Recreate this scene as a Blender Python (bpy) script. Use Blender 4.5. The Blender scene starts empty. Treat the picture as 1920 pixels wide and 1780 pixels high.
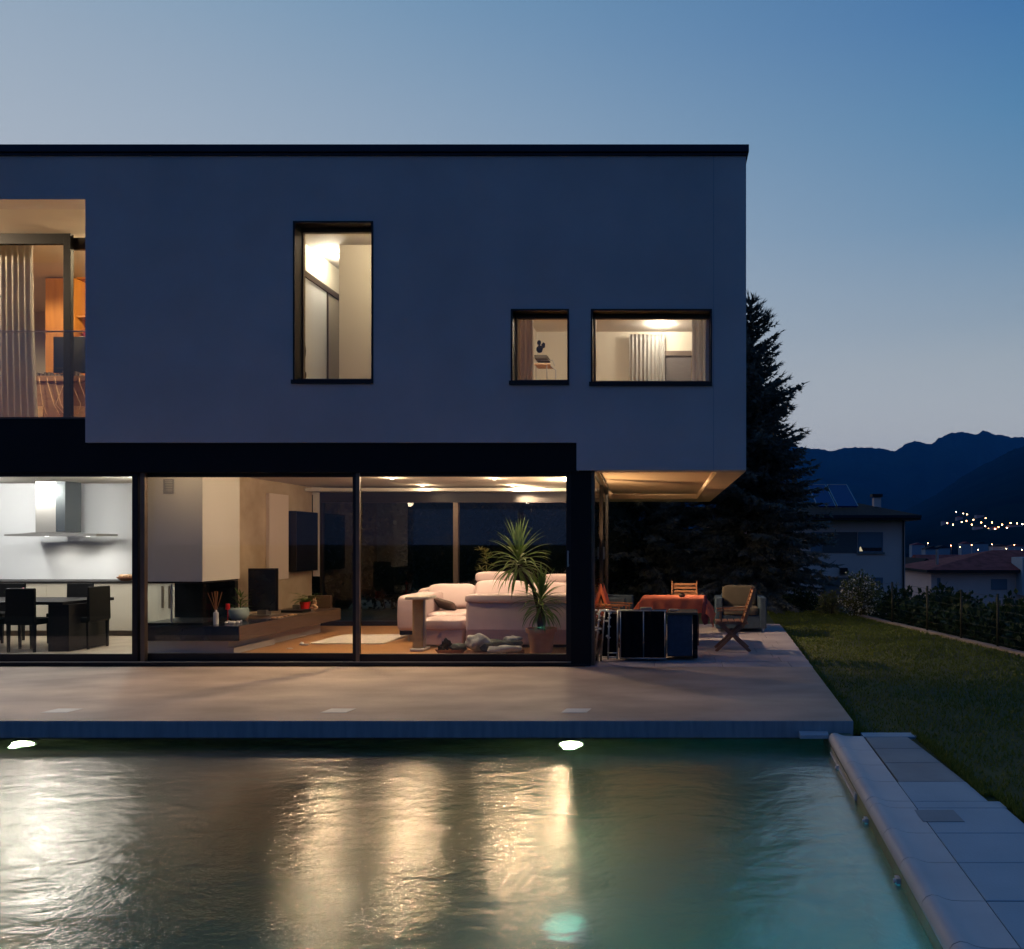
import bpy, bmesh, math, random
from mathutils import Vector, Matrix, noise as mnoise
R = math.radians
C = bpy.context.scene.collection
scene = bpy.context.scene

# ------------------------------------------------------------------ camera
# level camera looking along +Y, 1.6 m above the terrace; facade lies 10 m away
CAMZ, F, CX, CY = 1.6, 1440.0, 1300.0, 1020.0
cd = bpy.data.cameras.new('camera'); cam = bpy.data.objects.new('camera', cd); C.objects.link(cam)
cam.location = (0, 0, CAMZ); cam.rotation_euler = (R(90), 0, 0)
cd.sensor_width = 36; cd.lens = 27
cd.shift_x = (960 - CX) / 1920; cd.shift_y = (CY - 890) / 1920
cd.clip_start = .05; cd.clip_end = 60000
scene.camera = cam

# ------------------------------------------------------------------ sky, sun, exposure
SUN_EL, SUN_AZ = R(1.0), R(-60)          # afterglow low behind the house, to the left
w = bpy.data.worlds.new('World'); scene.world = w; w.use_nodes = True
nt = w.node_tree; nt.nodes.clear()
def wn(t, **k):
    n = nt.nodes.new(t)
    for a, b in k.items(): setattr(n, a, b)
    return n
out = wn('ShaderNodeOutputWorld'); bg = wn('ShaderNodeBackground')
sky = wn('ShaderNodeTexSky', sky_type='NISHITA', sun_disc=False)
sky.sun_elevation = SUN_EL; sky.sun_rotation = SUN_AZ; sky.air_density = 1.0; sky.dust_density = .6; sky.ozone_density = 3.0
SKY_MODE = 'mix'
# dusk gradient by true direction: elevation ramp and the side facing the afterglow
tc = wn('ShaderNodeTexCoord'); sp = wn('ShaderNodeSeparateXYZ'); nt.links.new(tc.outputs['Generated'], sp.inputs[0])
def ramp(stops, src):
    r = wn('ShaderNodeValToRGB'); e = r.color_ramp.elements
    while len(e) > 1: e.remove(e[0])
    e[0].position = stops[0][0]; e[0].color = (*stops[0][1], 1)
    for p, c in stops[1:]:
        q = e.new(p); q.color = (*c, 1)
    nt.links.new(src, r.inputs[0]); return r.outputs[0]
side = ramp([(0, (.68, .70, .72)), (.06, (.64, .66, .69)), (.14, (.56, .60, .62)), (.22, (.42, .49, .54)), (.26, (.33, .425, .51)), (.371, (.168, .31, .47)), (.467, (.102, .254, .445)),
             (.549, (.065, .195, .413)), (.75, (.022, .11, .30)), (1, (.012, .075, .25))], sp.outputs[2])
glow = ramp([(0, (.62, .60, .62)), (.15, (.56, .58, .62)), (.365, (.45, .52, .60)), (.466, (.36, .455, .56)), (.568, (.25, .395, .53)), (.75, (.08, .20, .36)), (1, (.02, .07, .20))], sp.outputs[2])
back = ramp([(0, (.045, .070, .15)), (.12, (.055, .090, .19)), (.3, (.032, .085, .22)), (.6, (.014, .075, .24)), (1, (.012, .075, .25))], sp.outputs[2])
dot = wn('ShaderNodeVectorMath', operation='DOT_PRODUCT'); nt.links.new(tc.outputs['Generated'], dot.inputs[0])
dot.inputs[1].default_value = (math.sin(SUN_AZ) , math.cos(SUN_AZ), 0)
mr = wn('ShaderNodeMapRange', interpolation_type='SMOOTHSTEP'); nt.links.new(dot.outputs['Value'], mr.inputs[0])
mr.inputs[1].default_value = -.25; mr.inputs[2].default_value = .45; mr.interpolation_type = 'SMOOTHSTEP'
sp2 = wn('ShaderNodeMapRange'); nt.links.new(dot.outputs['Value'], sp2.inputs[0]); sp2.inputs[1].default_value = .1; sp2.inputs[2].default_value = .9
gm_ = wn('ShaderNodeMixRGB'); nt.links.new(sp2.outputs[0], gm_.inputs[0]); nt.links.new(side, gm_.inputs[1]); nt.links.new(glow, gm_.inputs[2])
yf = wn('ShaderNodeMapRange', interpolation_type='SMOOTHSTEP'); nt.links.new(sp.outputs[1], yf.inputs[0]); yf.inputs[1].default_value = -.25; yf.inputs[2].default_value = .55
mx = wn('ShaderNodeMixRGB'); nt.links.new(yf.outputs[0], mx.inputs[0]); nt.links.new(back, mx.inputs[1]); nt.links.new(gm_.outputs[0], mx.inputs[2])
sc = wn('ShaderNodeVectorMath', operation='SCALE'); nt.links.new(sky.outputs[0], sc.inputs[0]); sc.inputs['Scale'].default_value = .006
ad = wn('ShaderNodeMixRGB', blend_type='ADD'); ad.inputs[0].default_value = 1
nt.links.new(mx.outputs[0], ad.inputs[1]); nt.links.new(sc.outputs[0], ad.inputs[2])
nt.links.new(ad.outputs[0], bg.inputs[0]); bg.inputs[1].default_value = 1.0
nt.links.new(bg.outputs[0], out.inputs[0])

sl = bpy.data.lights.new('sun', 'SUN'); sl.energy = .03; sl.angle = R(12); sl.color = (1, .85, .72)
so = bpy.data.objects.new('sun', sl); C.objects.link(so)
so.rotation_euler = Vector((-math.sin(SUN_AZ)*math.cos(SUN_EL+.1), -math.cos(SUN_AZ)*math.cos(SUN_EL+.1), -math.sin(SUN_EL+.1))).to_track_quat('-Z', 'Y').to_euler()
vs = scene.view_settings
vs.view_transform = 'Standard'; vs.look = 'None'; vs.gamma = 1; vs.exposure = 0; vs.use_curve_mapping = False
try:
    cy = scene.cycles
    cy.max_bounces = 10; cy.diffuse_bounces = 4; cy.glossy_bounces = 4; cy.transmission_bounces = 8
    cy.transparent_max_bounces = 16; cy.caustics_reflective = False; cy.caustics_refractive = False
    cy.sample_clamp_indirect = 3.0
except Exception: pass

# ------------------------------------------------------------------ helpers
def X(px, d): return (px - CX) * d / F
def Z(py, d): return CAMZ - (py - CY) * d / F
def depth(py, z): return F * (CAMZ - z) / (py - CY)      # distance of a point of height z seen at image row py

def tag(o, label=None, cat=None, group=None, kind=None):
    if label: o['label'] = label
    if cat: o['category'] = cat
    if group: o['group'] = group
    if kind: o['kind'] = kind
    return o
def thing(name, label, cat, loc=(0, 0, 0), rz=0, group=None):
    o = bpy.data.objects.new(name, None); C.objects.link(o)
    o.location = loc; o.rotation_euler = (0, 0, rz); o.empty_display_size = .2
    return tag(o, label, cat, group)
def copy_tree(o, parent=None):
    c = o.copy(); C.objects.link(c); c.parent = parent
    for ch in [k for k in bpy.data.objects if k.parent == o]: copy_tree(ch, c)
    return c
def wloc(o):
    v = Vector((0, 0, 0))
    while o is not None: v += o.location; o = o.parent
    return v

class MB:
    def __init__(s): s.bm = bmesh.new()
    def f(s, pts):
        try: return s.bm.faces.new([s.bm.verts.new(p) for p in pts])
        except ValueError: return None
    def box(s, x0, x1, y0, y1, z0, z1, m=None):
        if x0 > x1: x0, x1 = x1, x0
        if y0 > y1: y0, y1 = y1, y0
        if z0 > z1: z0, z1 = z1, z0
        v = [s.bm.verts.new((m @ Vector(p)) if m else p) for p in
             [(x0,y0,z0),(x1,y0,z0),(x1,y1,z0),(x0,y1,z0),(x0,y0,z1),(x1,y0,z1),(x1,y1,z1),(x0,y1,z1)]]
        for q in [(0,3,2,1),(4,5,6,7),(0,1,5,4),(1,2,6,5),(2,3,7,6),(3,0,4,7)]: s.bm.faces.new([v[i] for i in q])
        return s
    def prism(s, poly, z0, z1):                    # plan polygon (ccw) extruded in z
        lo = [s.bm.verts.new((x, y, z0)) for x, y in poly]; hi = [s.bm.verts.new((x, y, z1)) for x, y in poly]
        n = len(poly); s.bm.faces.new(lo[::-1]); s.bm.faces.new(hi)
        for i in range(n): s.bm.faces.new([lo[i], lo[(i+1)%n], hi[(i+1)%n], hi[i]])
        return s
    def extr(s, poly, axis, a, b):                 # polygon in the other two axes, extruded along axis
        def mk(p, t):
            return {'x': (t, p[0], p[1]), 'y': (p[0], t, p[1]), 'z': (p[0], p[1], t)}[axis]
        A = [s.bm.verts.new(mk(p, a)) for p in poly]; B = [s.bm.verts.new(mk(p, b)) for p in poly]
        n = len(poly); s.bm.faces.new(A); s.bm.faces.new(B[::-1])
        for i in range(n): s.bm.faces.new([A[i], B[i], B[(i+1)%n], A[(i+1)%n]])
        return s
    def bar(s, p, q, wd, ht, up=(0, 0, 1)):        # rectangular bar from p to q
        p, q = Vector(p), Vector(q); d = (q - p); L = d.length; d.normalize()
        u = Vector(up); sx = d.cross(u)
        if sx.length < 1e-4: sx = d.cross(Vector((1, 0, 0)))
        sx.normalize(); u = sx.cross(d)
        v = []
        for e in (p, q):
            for a, b in ((-1,-1),(1,-1),(1,1),(-1,1)): v.append(s.bm.verts.new(e + sx*a*wd/2 + u*b*ht/2))
        for g in [(0,1,2,3),(7,6,5,4),(0,4,5,1),(1,5,6,2),(2,6,7,3),(3,7,4,0)]: s.bm.faces.new([v[i] for i in g])
        return s
    def tube(s, pts, r, n=8, cap=True):
        pts = [Vector(p) for p in pts]; rs = r if isinstance(r, (list, tuple)) else [r]*len(pts)
        rings = []; ref = None
        for i, p in enumerate(pts):
            d = (pts[min(i+1, len(pts)-1)] - pts[max(i-1, 0)]).normalized()
            if ref is None: ref = d.orthogonal().normalized()
            a = (ref - d*ref.dot(d))
            a = a.normalized() if a.length > 1e-5 else d.orthogonal().normalized()
            ref = a; b = d.cross(a)
            rings.append([s.bm.verts.new(p + (a*math.cos(2*math.pi*k/n) + b*math.sin(2*math.pi*k/n))*rs[i]) for k in range(n)])
        for i in range(len(rings)-1):
            for k in range(n): s.bm.faces.new([rings[i][k], rings[i][(k+1)%n], rings[i+1][(k+1)%n], rings[i+1][k]])
        if cap: s.bm.faces.new(rings[0][::-1]); s.bm.faces.new(rings[-1])
        return s
    def lathe(s, prof, c=(0, 0, 0), n=24, capt=True, capb=True, sx=1, sy=1):
        rings = [[s.bm.verts.new((c[0]+r*sx*math.cos(2*math.pi*k/n), c[1]+r*sy*math.sin(2*math.pi*k/n), c[2]+z)) for k in range(n)] for r, z in prof]
        for i in range(len(rings)-1):
            for k in range(n): s.bm.faces.new([rings[i][k], rings[i][(k+1)%n], rings[i+1][(k+1)%n], rings[i+1][k]])
        if capb: s.bm.faces.new(rings[0][::-1])
        if capt: s.bm.faces.new(rings[-1])
        return s
    def blob(s, c, rx, ry, rz, n=16, m=10, e=1.0, nz=0, seed=0, rot=None):   # superellipsoid with noise
        def sg(v, p): return math.copysign(abs(v)**p, v)
        rings = []
        def pt(u, t):
            q = Vector((rx*sg(math.cos(t), e)*sg(math.cos(u), e), ry*sg(math.cos(t), e)*sg(math.sin(u), e), rz*sg(math.sin(t), e)))
            if nz: q *= 1 + nz*mnoise.noise(q*(2.2/max(rx, ry, rz)) + Vector((seed, seed*2.1, 0)))
            if rot: q = rot @ q
            return q + Vector(c)
        top = s.bm.verts.new(pt(0, math.pi/2)); bot = s.bm.verts.new(pt(0, -math.pi/2))
        for j in range(1, m):
            t = -math.pi/2 + math.pi*j/m
            rings.append([s.bm.verts.new(pt(2*math.pi*k/n, t)) for k in range(n)])
        for i in range(len(rings)-1):
            for k in range(n): s.bm.faces.new([rings[i][k], rings[i][(k+1)%n], rings[i+1][(k+1)%n], rings[i+1][k]])
        for k in range(n):
            s.bm.faces.new([bot, rings[0][(k+1)%n], rings[0][k]]); s.bm.faces.new([top, rings[-1][k], rings[-1][(k+1)%n]])
        return s
    def cushion(s, x0, x1, y0, y1, z0, z1, e=.28, nz=.03, seed=1, rot=None):
        return s.blob(((x0+x1)/2, (y0+y1)/2, (z0+z1)/2), (x1-x0)/2, (y1-y0)/2, (z1-z0)/2, n=32, m=16, e=e, nz=nz, seed=seed, rot=rot)
    def blade(s, p0, d, L, wd, droop, seg=5, fold=.25, up=Vector((0, 0, 1))):   # curved strap leaf
        d = Vector(d).normalized(); side = d.cross(up)
        if side.length < 1e-3: side = Vector((1, 0, 0))
        side.normalize(); p = Vector(p0); prev = None; dirv = d.copy()
        for i in range(seg+1):
            t = i/seg; ww = wd*(.55 + 1.2*t*(1-t)*1.6)*(1 - t**4) if i < seg else 0.0004
            nrm = side.cross(dirv).normalized()
            cur = (s.bm.verts.new(p - side*ww/2 + nrm*ww*fold), s.bm.verts.new(p), s.bm.verts.new(p + side*ww/2 + nrm*ww*fold))
            if prev:
                s.bm.faces.new([prev[0], prev[1], cur[1], cur[0]]); s.bm.faces.new([prev[1], prev[2], cur[2], cur[1]])
            prev = cur; p = p + dirv*(L/seg); dirv = (dirv + Vector((0, 0, -droop/seg*(0.4+1.4*t)))).normalized()
        return s
    def build(s, name, mat, parent=None, bevel=0, smooth=False, seg=2, world=True):
        me = bpy.data.meshes.new(name)
        if parent is not None and world:
            off = wloc(parent)
            for v in s.bm.verts: v.co -= off
        s.bm.normal_update()
        if smooth:
            for f in s.bm.faces: f.smooth = True
        s.bm.to_mesh(me); s.bm.free()
        o = bpy.data.objects.new(name, me); C.objects.link(o)
        if mat: me.materials.append(mat)
        if parent is not None: o.parent = parent
        if bevel:
            b = o.modifiers.new('bevel', 'BEVEL'); b.width = bevel; b.segments = seg; b.limit_method = 'ANGLE'; b.angle_limit = R(40)
        return o

# ------------------------------------------------------------------ materials
M = {}
def mat(name, col, rough=.6, metal=0, var=.0, vscale=6, bump=0, bscale=60, spec=.5, col2=None, stretch=(1,1,1), detail=4, sheen=0, coat=0, trans=0):
    m = bpy.data.materials.new(name); m.use_nodes = True; t = m.node_tree; b = t.nodes['Principled BSDF']
    b.inputs['Base Color'].default_value = (*col, 1); b.inputs['Roughness'].default_value = rough
    b.inputs['Metallic'].default_value = metal; b.inputs['Specular IOR Level'].default_value = spec
    if coat: b.inputs['Coat Weight'].default_value = coat
    if sheen: b.inputs['Sheen Weight'].default_value = sheen
    if var or bump or col2:
        c = t.nodes.new('ShaderNodeTexCoord'); mp = t.nodes.new('ShaderNodeMapping'); mp.inputs['Scale'].default_value = stretch
        t.links.new(c.outputs['Object'], mp.inputs[0])
    if var or col2:
        n = t.nodes.new('ShaderNodeTexNoise'); n.inputs['Scale'].default_value = vscale; n.inputs['Detail'].default_value = detail
        t.links.new(mp.outputs[0], n.inputs[0])
        r = t.nodes.new('ShaderNodeValToRGB'); r.color_ramp.elements[0].position = .32; r.color_ramp.elements[1].position = .68
        c2 = col2 if col2 else tuple(min(1, k*(1+var)) for k in col); c1 = col if col2 else tuple(k*(1-var) for k in col)
        r.color_ramp.elements[0].color = (*c1, 1); r.color_ramp.elements[1].color = (*c2, 1)
        t.links.new(n.outputs[0], r.inputs[0]); t.links.new(r.outputs[0], b.inputs['Base Color'])
    if bump:
        n2 = t.nodes.new('ShaderNodeTexNoise'); n2.inputs['Scale'].default_value = bscale; n2.inputs['Detail'].default_value = 5
        t.links.new(mp.outputs[0], n2.inputs[0])
        bp = t.nodes.new('ShaderNodeBump'); bp.inputs['Strength'].default_value = bump; bp.inputs['Distance'].default_value = .01
        t.links.new(n2.outputs[0], bp.inputs['Height']); t.links.new(bp.outputs[0], b.inputs['Normal'])
    M[name] = m; return m
def emit(name, col, strength):
    m = bpy.data.materials.new(name); m.use_nodes = True; t = m.node_tree; t.nodes.clear()
    o = t.nodes.new('ShaderNodeOutputMaterial'); e = t.nodes.new('ShaderNodeEmission')
    e.inputs[0].default_value = (*col, 1); e.inputs[1].default_value = strength; t.links.new(e.outputs[0], o.inputs[0])
    M[name] = m; return m
def pane(name, tint=(1, 1, 1), refl=1.0, rough=0.0):      # thin window pane: clear with a Fresnel reflection
    m = bpy.data.materials.new(name); m.use_nodes = True; t = m.node_tree; t.nodes.clear()
    o = t.nodes.new('ShaderNodeOutputMaterial'); mx = t.nodes.new('ShaderNodeMixShader')
    tr = t.nodes.new('ShaderNodeBsdfTransparent'); tr.inputs[0].default_value = (*tint, 1)
    gl = t.nodes.new('ShaderNodeBsdfGlossy'); gl.inputs['Roughness'].default_value = rough
    lw = t.nodes.new('ShaderNodeLayerWeight'); lw.inputs[0].default_value = .5
    pw = t.nodes.new('ShaderNodeMath'); pw.operation = 'POWER'; pw.inputs[1].default_value = 5; t.links.new(lw.outputs['Facing'], pw.inputs[0])
    mu = t.nodes.new('ShaderNodeMath'); mu.operation = 'MULTIPLY_ADD'; mu.inputs[1].default_value = .9; mu.inputs[2].default_value = .045*refl
    t.links.new(pw.outputs[0], mu.inputs[0]); t.links.new(mu.outputs[0], mx.inputs[0])
    t.links.new(tr.outputs[0], mx.inputs[1]); t.links.new(gl.outputs[0], mx.inputs[2]); t.links.new(mx.outputs[0], o.inputs[0])
    M[name] = m; return m
def foliage(name, c1, c2, scale=3, rough=.6, trans=.25):
    m = mat(name, c1, rough, col2=c2, vscale=scale, spec=.3)
    t = m.node_tree; b = t.nodes['Principled BSDF']; o = t.nodes['Material Output']
    tl = t.nodes.new('ShaderNodeBsdfTranslucent'); tl.inputs[0].default_value = (*c2, 1)
    mx = t.nodes.new('ShaderNodeMixShader'); mx.inputs[0].default_value = trans
    t.links.new(b.outputs[0], mx.inputs[1]); t.links.new(tl.outputs[0], mx.inputs[2]); t.links.new(mx.outputs[0], o.inputs[0])
    return m

mat('facade_render', (.66, .58, .54), .85, var=.075, vscale=.9, bump=.6, bscale=160, detail=9)
mat('inner_white', (.68, .65, .60), .7, var=.02, vscale=2, bump=.05, bscale=120)
mat('ceiling_white', (.80, .74, .66), .75)
mat('soffit_paint', (.86, .66, .44), .7, var=.05, vscale=1.5)
mat('dark_metal', (.014, .010, .009), .42, metal=.3, var=.15, vscale=5)
mat('black_panel', (.006, .006, .008), .6, spec=.2, var=.1, vscale=2)
mat('roof_metal', (.018, .022, .035), .45, metal=.5, var=.2, vscale=1)
mat('bronze_frame', (.16, .12, .09), .35, metal=.6, var=.1)
mat('parquet', (.42, .20, .07), .32, col2=(.56, .30, .12), vscale=3, stretch=(1, 9, 1), coat=.15)
mat('kitchen_floor', (.36, .28, .19), .35, col2=(.5, .42, .31), vscale=3)
mat('concrete_wall', (.40, .30, .20), .8, col2=(.56, .44, .31), vscale=2.2, bump=.2, bscale=30, detail=8)
mat('white_lacquer', (.78, .78, .78), .25, spec=.5)
mat('cream_lacquer', (.52, .46, .36), .3)
mat('steel', (.36, .34, .31), .42, metal=.9, var=.05, stretch=(1, 1, 20))
mat('black_stone', (.010, .011, .018), .18, var=.2)
mat('dark_wood', (.075, .045, .028), .35, col2=(.12, .075, .048), vscale=4, stretch=(14, 1, 14))
mat('black_leather', (.005, .0045, .005), .6, spec=.15)
mat('black_wood', (.006, .005, .006), .4, spec=.25)
mat('pink_leather', (.74, .58, .58), .45, var=.06, vscale=3, bump=.12, bscale=18)
mat('brown_cushion', (.12, .09, .08), .8, var=.2)
mat('rug', (.72, .66, .58), .95, var=.08, vscale=20, bump=.5, bscale=120)
foliage('curtain', (.72, .69, .64), (.80, .77, .72), 5, rough=.9, trans=.55)
foliage('beige_curtain', (.58, .48, .38), (.66, .56, .46), 5, rough=.9, trans=.55)
mat('wardrobe_orange', (.50, .19, .035), .4, col2=(.62, .26, .05), vscale=2, stretch=(6, 6, .6))
mat('desk_wood', (.26, .13, .075), .45, col2=(.34, .18, .10), vscale=3, stretch=(1, 1, 8))
mat('teak', (.30, .125, .045), .5, col2=(.42, .19, .08), vscale=8, stretch=(3, 3, 12))
mat('dark_teak', (.16, .07, .04), .55, col2=(.24, .11, .06), vscale=8)
mat('red_cloth', (.60, .13, .06), .85, col2=(.70, .19, .09), vscale=7, bump=.2, bscale=30)
mat('blue_wicker', (.030, .055, .085), .7, var=.15, vscale=20, bump=.7, bscale=150)
mat('beige_fabric', (.095, .075, .05), .9, var=.08, bump=.2)
mat('black_fabric', (.009, .007, .009), .9, spec=.1, var=.3, vscale=3, bump=.3, bscale=60)
mat('alu', (.48, .47, .46), .3, metal=.85)
mat('terracotta', (.45, .22, .13), .8, col2=(.55, .31, .20), vscale=5, bump=.15)
mat('soil', (.05, .03, .02), .95, bump=.6)
mat('celadon', (.42, .52, .48), .2, var=.05)
mat('red_pot', (.62, .02, .02), .3)
mat('white_ceramic', (.72, .70, .66), .4, var=.06)
mat('coral', (.60, .38, .22), .8, var=.15, vscale=20, bump=.5)
mat('sisal', (.48, .34, .16), .9, col2=(.60, .44, .24), vscale=30, stretch=(1, 1, 12), bump=.6, bscale=60)
mat('stick', (.42, .17, .06), .7)
mat('basket', (.30, .13, .07), .8, var=.2, vscale=30, bump=.8, bscale=90)
mat('grey_blanket', (.34, .36, .33), .95, col2=(.55, .55, .50), vscale=9, bump=.5, bscale=40)
mat('dark_blanket', (.045, .06, .055), .95, col2=(.12, .14, .13), vscale=9, bump=.5)
mat('flower_pink', (.6, .2, .25), .7)
mat('tile_lid', (.62, .58, .52), .6, var=.05)
mat('bark', (.06, .04, .03), .9, bump=.8, bscale=30, var=.3)
mat('kerb_stone', (.26, .21, .18), .85, var=.2, vscale=5, bump=.4)
mat('pool_liner', (.05, .20, .17), .6, var=.1, vscale=1.2)
mat('pool_wall', (.20, .19, .10), .6, var=.25, vscale=4, bump=.2)
mat('fence_post', (.028, .030, .015), .6, metal=.2)
mat('wall_plaster', (.84, .56, .47), .9, var=.05, vscale=.5)
mat('roof_tiles', (.035, .028, .028), .9, spec=.08, var=.4, vscale=6, bump=.9, bscale=14)
mat('red_tiles', (.30, .065, .055), .9, spec=.1, var=.3, vscale=1.5, bump=.8, bscale=5)
mat('shutter', (.17, .20, .24), .6)
mat('brown_shutter', (.14, .12, .11), .8, stretch=(1, 1, 30), var=.2)
mat('solar_panel', (.008, .035, .14), .15, spec=.7)
mat('pale_plaster', (.45, .45, .46), .9)
pane('clear_glass', (.96, .97, .96), 1.0)
pane('rear_glass', (.86, .88, .88), 1.3)
pane('balustrade_glass', (.93, .95, .96), 1.2)
emit('lamp_warm', (1, .86, .66), 6)
emit('lamp_cool', (1, .97, .92), 6)
emit('pool_lamp', (1, .74, .40), 60)
emit('pool_deep_lamp', (.50, 1, .75), .8)
emit('town_light', (1, .42, .18), 45)
emit('town_white', (1, .72, .42), 32)
emit('lit_room', (1, .85, .55), .55)
foliage('spruce_needles', (.085, .095, .075), (.19, .19, .16), 2.5, trans=.15)
foliage('hedge_leaf', (.010, .024, .009), (.026, .052, .017), 2.5)
foliage('yucca_leaf', (.05, .10, .02), (.16, .26, .07), 5, rough=.4)
foliage('fern_leaf', (.05, .10, .02), (.18, .26, .07), 6)
foliage('shrub_leaf', (.08, .09, .03), (.20, .20, .07), 4)
foliage('blossom', (.80, .76, .62), (.92, .88, .76), 6)
foliage('grass_blade', (.070, .100, .014), (.17, .19, .028), 1.4, trans=.3)
# ================================================================== THE SETTING
def nodes(m): return m.node_tree.nodes, m.node_tree.links
# terrace concrete with soft cloudy blotches
m = mat('terrace_concrete', (.28, .205, .15), .62, col2=(.46, .34, .255), vscale=1.3, stretch=(.8, 1.5, 1), bump=.35, bscale=25, detail=9)
m = mat('terrace_edge', (.30, .31, .32), .75, col2=(.42, .42, .41), vscale=6, stretch=(3, 3, .4), bump=.2)
m = mat('paving', (.28, .36, .40), .62, col2=(.36, .44, .48), vscale=1.6, bump=.2, bscale=70, detail=8)
m = mat('coping_mat', (.46, .44, .43), .5, col2=(.54, .52, .50), vscale=2.5, bump=.12, bscale=60)
m = mat('paving_grey', (.22, .24, .24), .7, col2=(.28, .30, .30), vscale=3)
m = mat('lawn_soil', (.036, .046, .010), .95, col2=(.075, .085, .018), vscale=1.1, bump=1.0, bscale=50, detail=8)
m = mat('field', (.012, .020, .010), .95, col2=(.030, .042, .022), vscale=.012, detail=8, spec=0)
m = mat('mountain_forest', (.005, .014, .012), .95, col2=(.014, .034, .030), vscale=.0022, detail=10, spec=0, bump=1.0, bscale=.02)
m.node_tree.nodes['Bump'].inputs['Distance'].default_value = 12

# -- terrace slab (edges measured from the photograph, right side slightly askew)
TX = lambda y: 1.446 + (y - 6.94) * .0335            # right edge of the terrace
b = MB(); b.prism([(-16, 6.94), (TX(6.94), 6.94), (TX(10), 10.0), (-16, 10.0)], -.155, 0)
for f in b.bm.faces:
    f.material_index = 1 if f.normal.z < .5 and abs(f.calc_center_median().z) > .01 else 0
o = b.build('terrace', M['terrace_concrete'], bevel=.006); o.data.materials.append(M['terrace_edge']); tag(o, kind='structure')
# side terrace of stone pavers behind the facade line
b = MB(); rnd = random.Random(4)
yy = 10.004
while yy < 15.3:
    h = .44 if yy + .44 < 15.36 else 15.36 - yy
    x = -1.30 - rnd.random()*.5
    while x < TX(yy):
        x1 = min(x + .9, TX(yy + h))
        if x1 - x > .03: b.box(max(x, -1.9) + .003, x1 - .003, yy + .003, yy + h - .003, -.14, rnd.uniform(-.0015, .0015))
        x += .9
    yy += h
o = b.build('paved_terrace', None, bevel=.004)
o.data.materials.append(mat('pavers', (.26, .22, .22), .6, col2=(.40, .34, .33), vscale=1.5, bump=.3, bscale=40, detail=8)); tag(o, kind='structure')
b = MB(); b.box(-16, TX(10) - .02, 10.02, 15.34, -.5, -.142); tag(b.build('terrace_base', M['terrace_edge']), kind='structure')

# -- pool: walls, floor, water
CXI = lambda y: 1.075 + (y - 3.22) * .035            # inner line of the coping
WL = -.23
b = MB()
PF = -1.6
def q(pts): b.f(pts)
wl = [(-11, .6), (CXI(.6) + .008, .6), (CXI(7.2) + .008, 7.2), (-11, 7.2)]
for i in range(4):
    p, r2 = wl[i], wl[(i+1) % 4]
    dx, dy = r2[0]-p[0], r2[1]-p[1]; L = math.hypot(dx, dy); nx, ny = dy/L*.2, -dx/L*.2
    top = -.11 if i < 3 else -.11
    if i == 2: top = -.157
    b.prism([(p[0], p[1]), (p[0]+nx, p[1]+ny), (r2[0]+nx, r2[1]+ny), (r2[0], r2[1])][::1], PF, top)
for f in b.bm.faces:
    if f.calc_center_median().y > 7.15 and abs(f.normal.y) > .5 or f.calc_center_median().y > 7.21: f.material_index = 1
o = b.build('pool_walls', M['pool_wall']); o.data.materials.append(M['black_panel']); tag(o, kind='structure')  # far wall coloured black to stand for the shade under the terrace
b = MB(); b.prism([(-11, .6), (CXI(.6)+.007, .6), (CXI(7.2)+.007, 7.2), (-11, 7.2)], PF - .1, PF); tag(b.build('pool_floor', M['pool_liner']), kind='structure')

wm = bpy.data.materials.new('water'); wm.use_nodes = True; M['water'] = wm; t = wm.node_tree; t.nodes.clear()
wo = t.nodes.new('ShaderNodeOutputMaterial'); wmx = t.nodes.new('ShaderNodeMixShader')
wre = t.nodes.new('ShaderNodeBsdfRefraction'); wre.inputs['Color'].default_value = (.50, .93, .93, 1); wre.inputs['Roughness'].default_value = .20; wre.inputs['IOR'].default_value = 1.33
wgl = t.nodes.new('ShaderNodeBsdfGlossy'); wgl.inputs['Color'].default_value = (1, .93, .85, 1); wgl.inputs['Roughness'].default_value = .24
wlw = t.nodes.new('ShaderNodeLayerWeight'); wlw.inputs[0].default_value = .5
wp = t.nodes.new('ShaderNodeMapRange'); wp.inputs[1].default_value = .42; wp.inputs[2].default_value = .76; wp.inputs[3].default_value = .13; wp.inputs[4].default_value = .50
t.links.new(wlw.outputs['Facing'], wp.inputs[0]); t.links.new(wp.outputs[0], wmx.inputs[0])
t.links.new(wre.outputs[0], wmx.inputs[1]); t.links.new(wgl.outputs[0], wmx.inputs[2]); t.links.new(wmx.outputs[0], wo.inputs[0])
c = t.nodes.new('ShaderNodeTexCoord')
def nz(scale, stretch, detail, dist=0):
    mp = t.nodes.new('ShaderNodeMapping'); mp.inputs['Scale'].default_value = stretch; t.links.new(c.outputs['Object'], mp.inputs[0])
    n = t.nodes.new('ShaderNodeTexNoise'); n.inputs['Scale'].default_value = scale; n.inputs['Detail'].default_value = detail; n.inputs['Distortion'].default_value = dist
    t.links.new(mp.outputs[0], n.inputs[0]); return n.outputs[0]
def mth(op, a, bb):
    n = t.nodes.new('ShaderNodeMath'); n.operation = op
    for i, v in enumerate((a, bb)):
        if hasattr(v, 'links') or hasattr(v, 'is_linked'): t.links.new(v, n.inputs[i])
        else: n.inputs[i].default_value = v
    return n.outputs[0]
swell = nz(2.6, (1, 1.6, 1), 2, .4); rip = nz(15, (1, 1.3, 1), 3, .5); fine = nz(44, (1, 1.2, 1), 2, .3)
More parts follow.
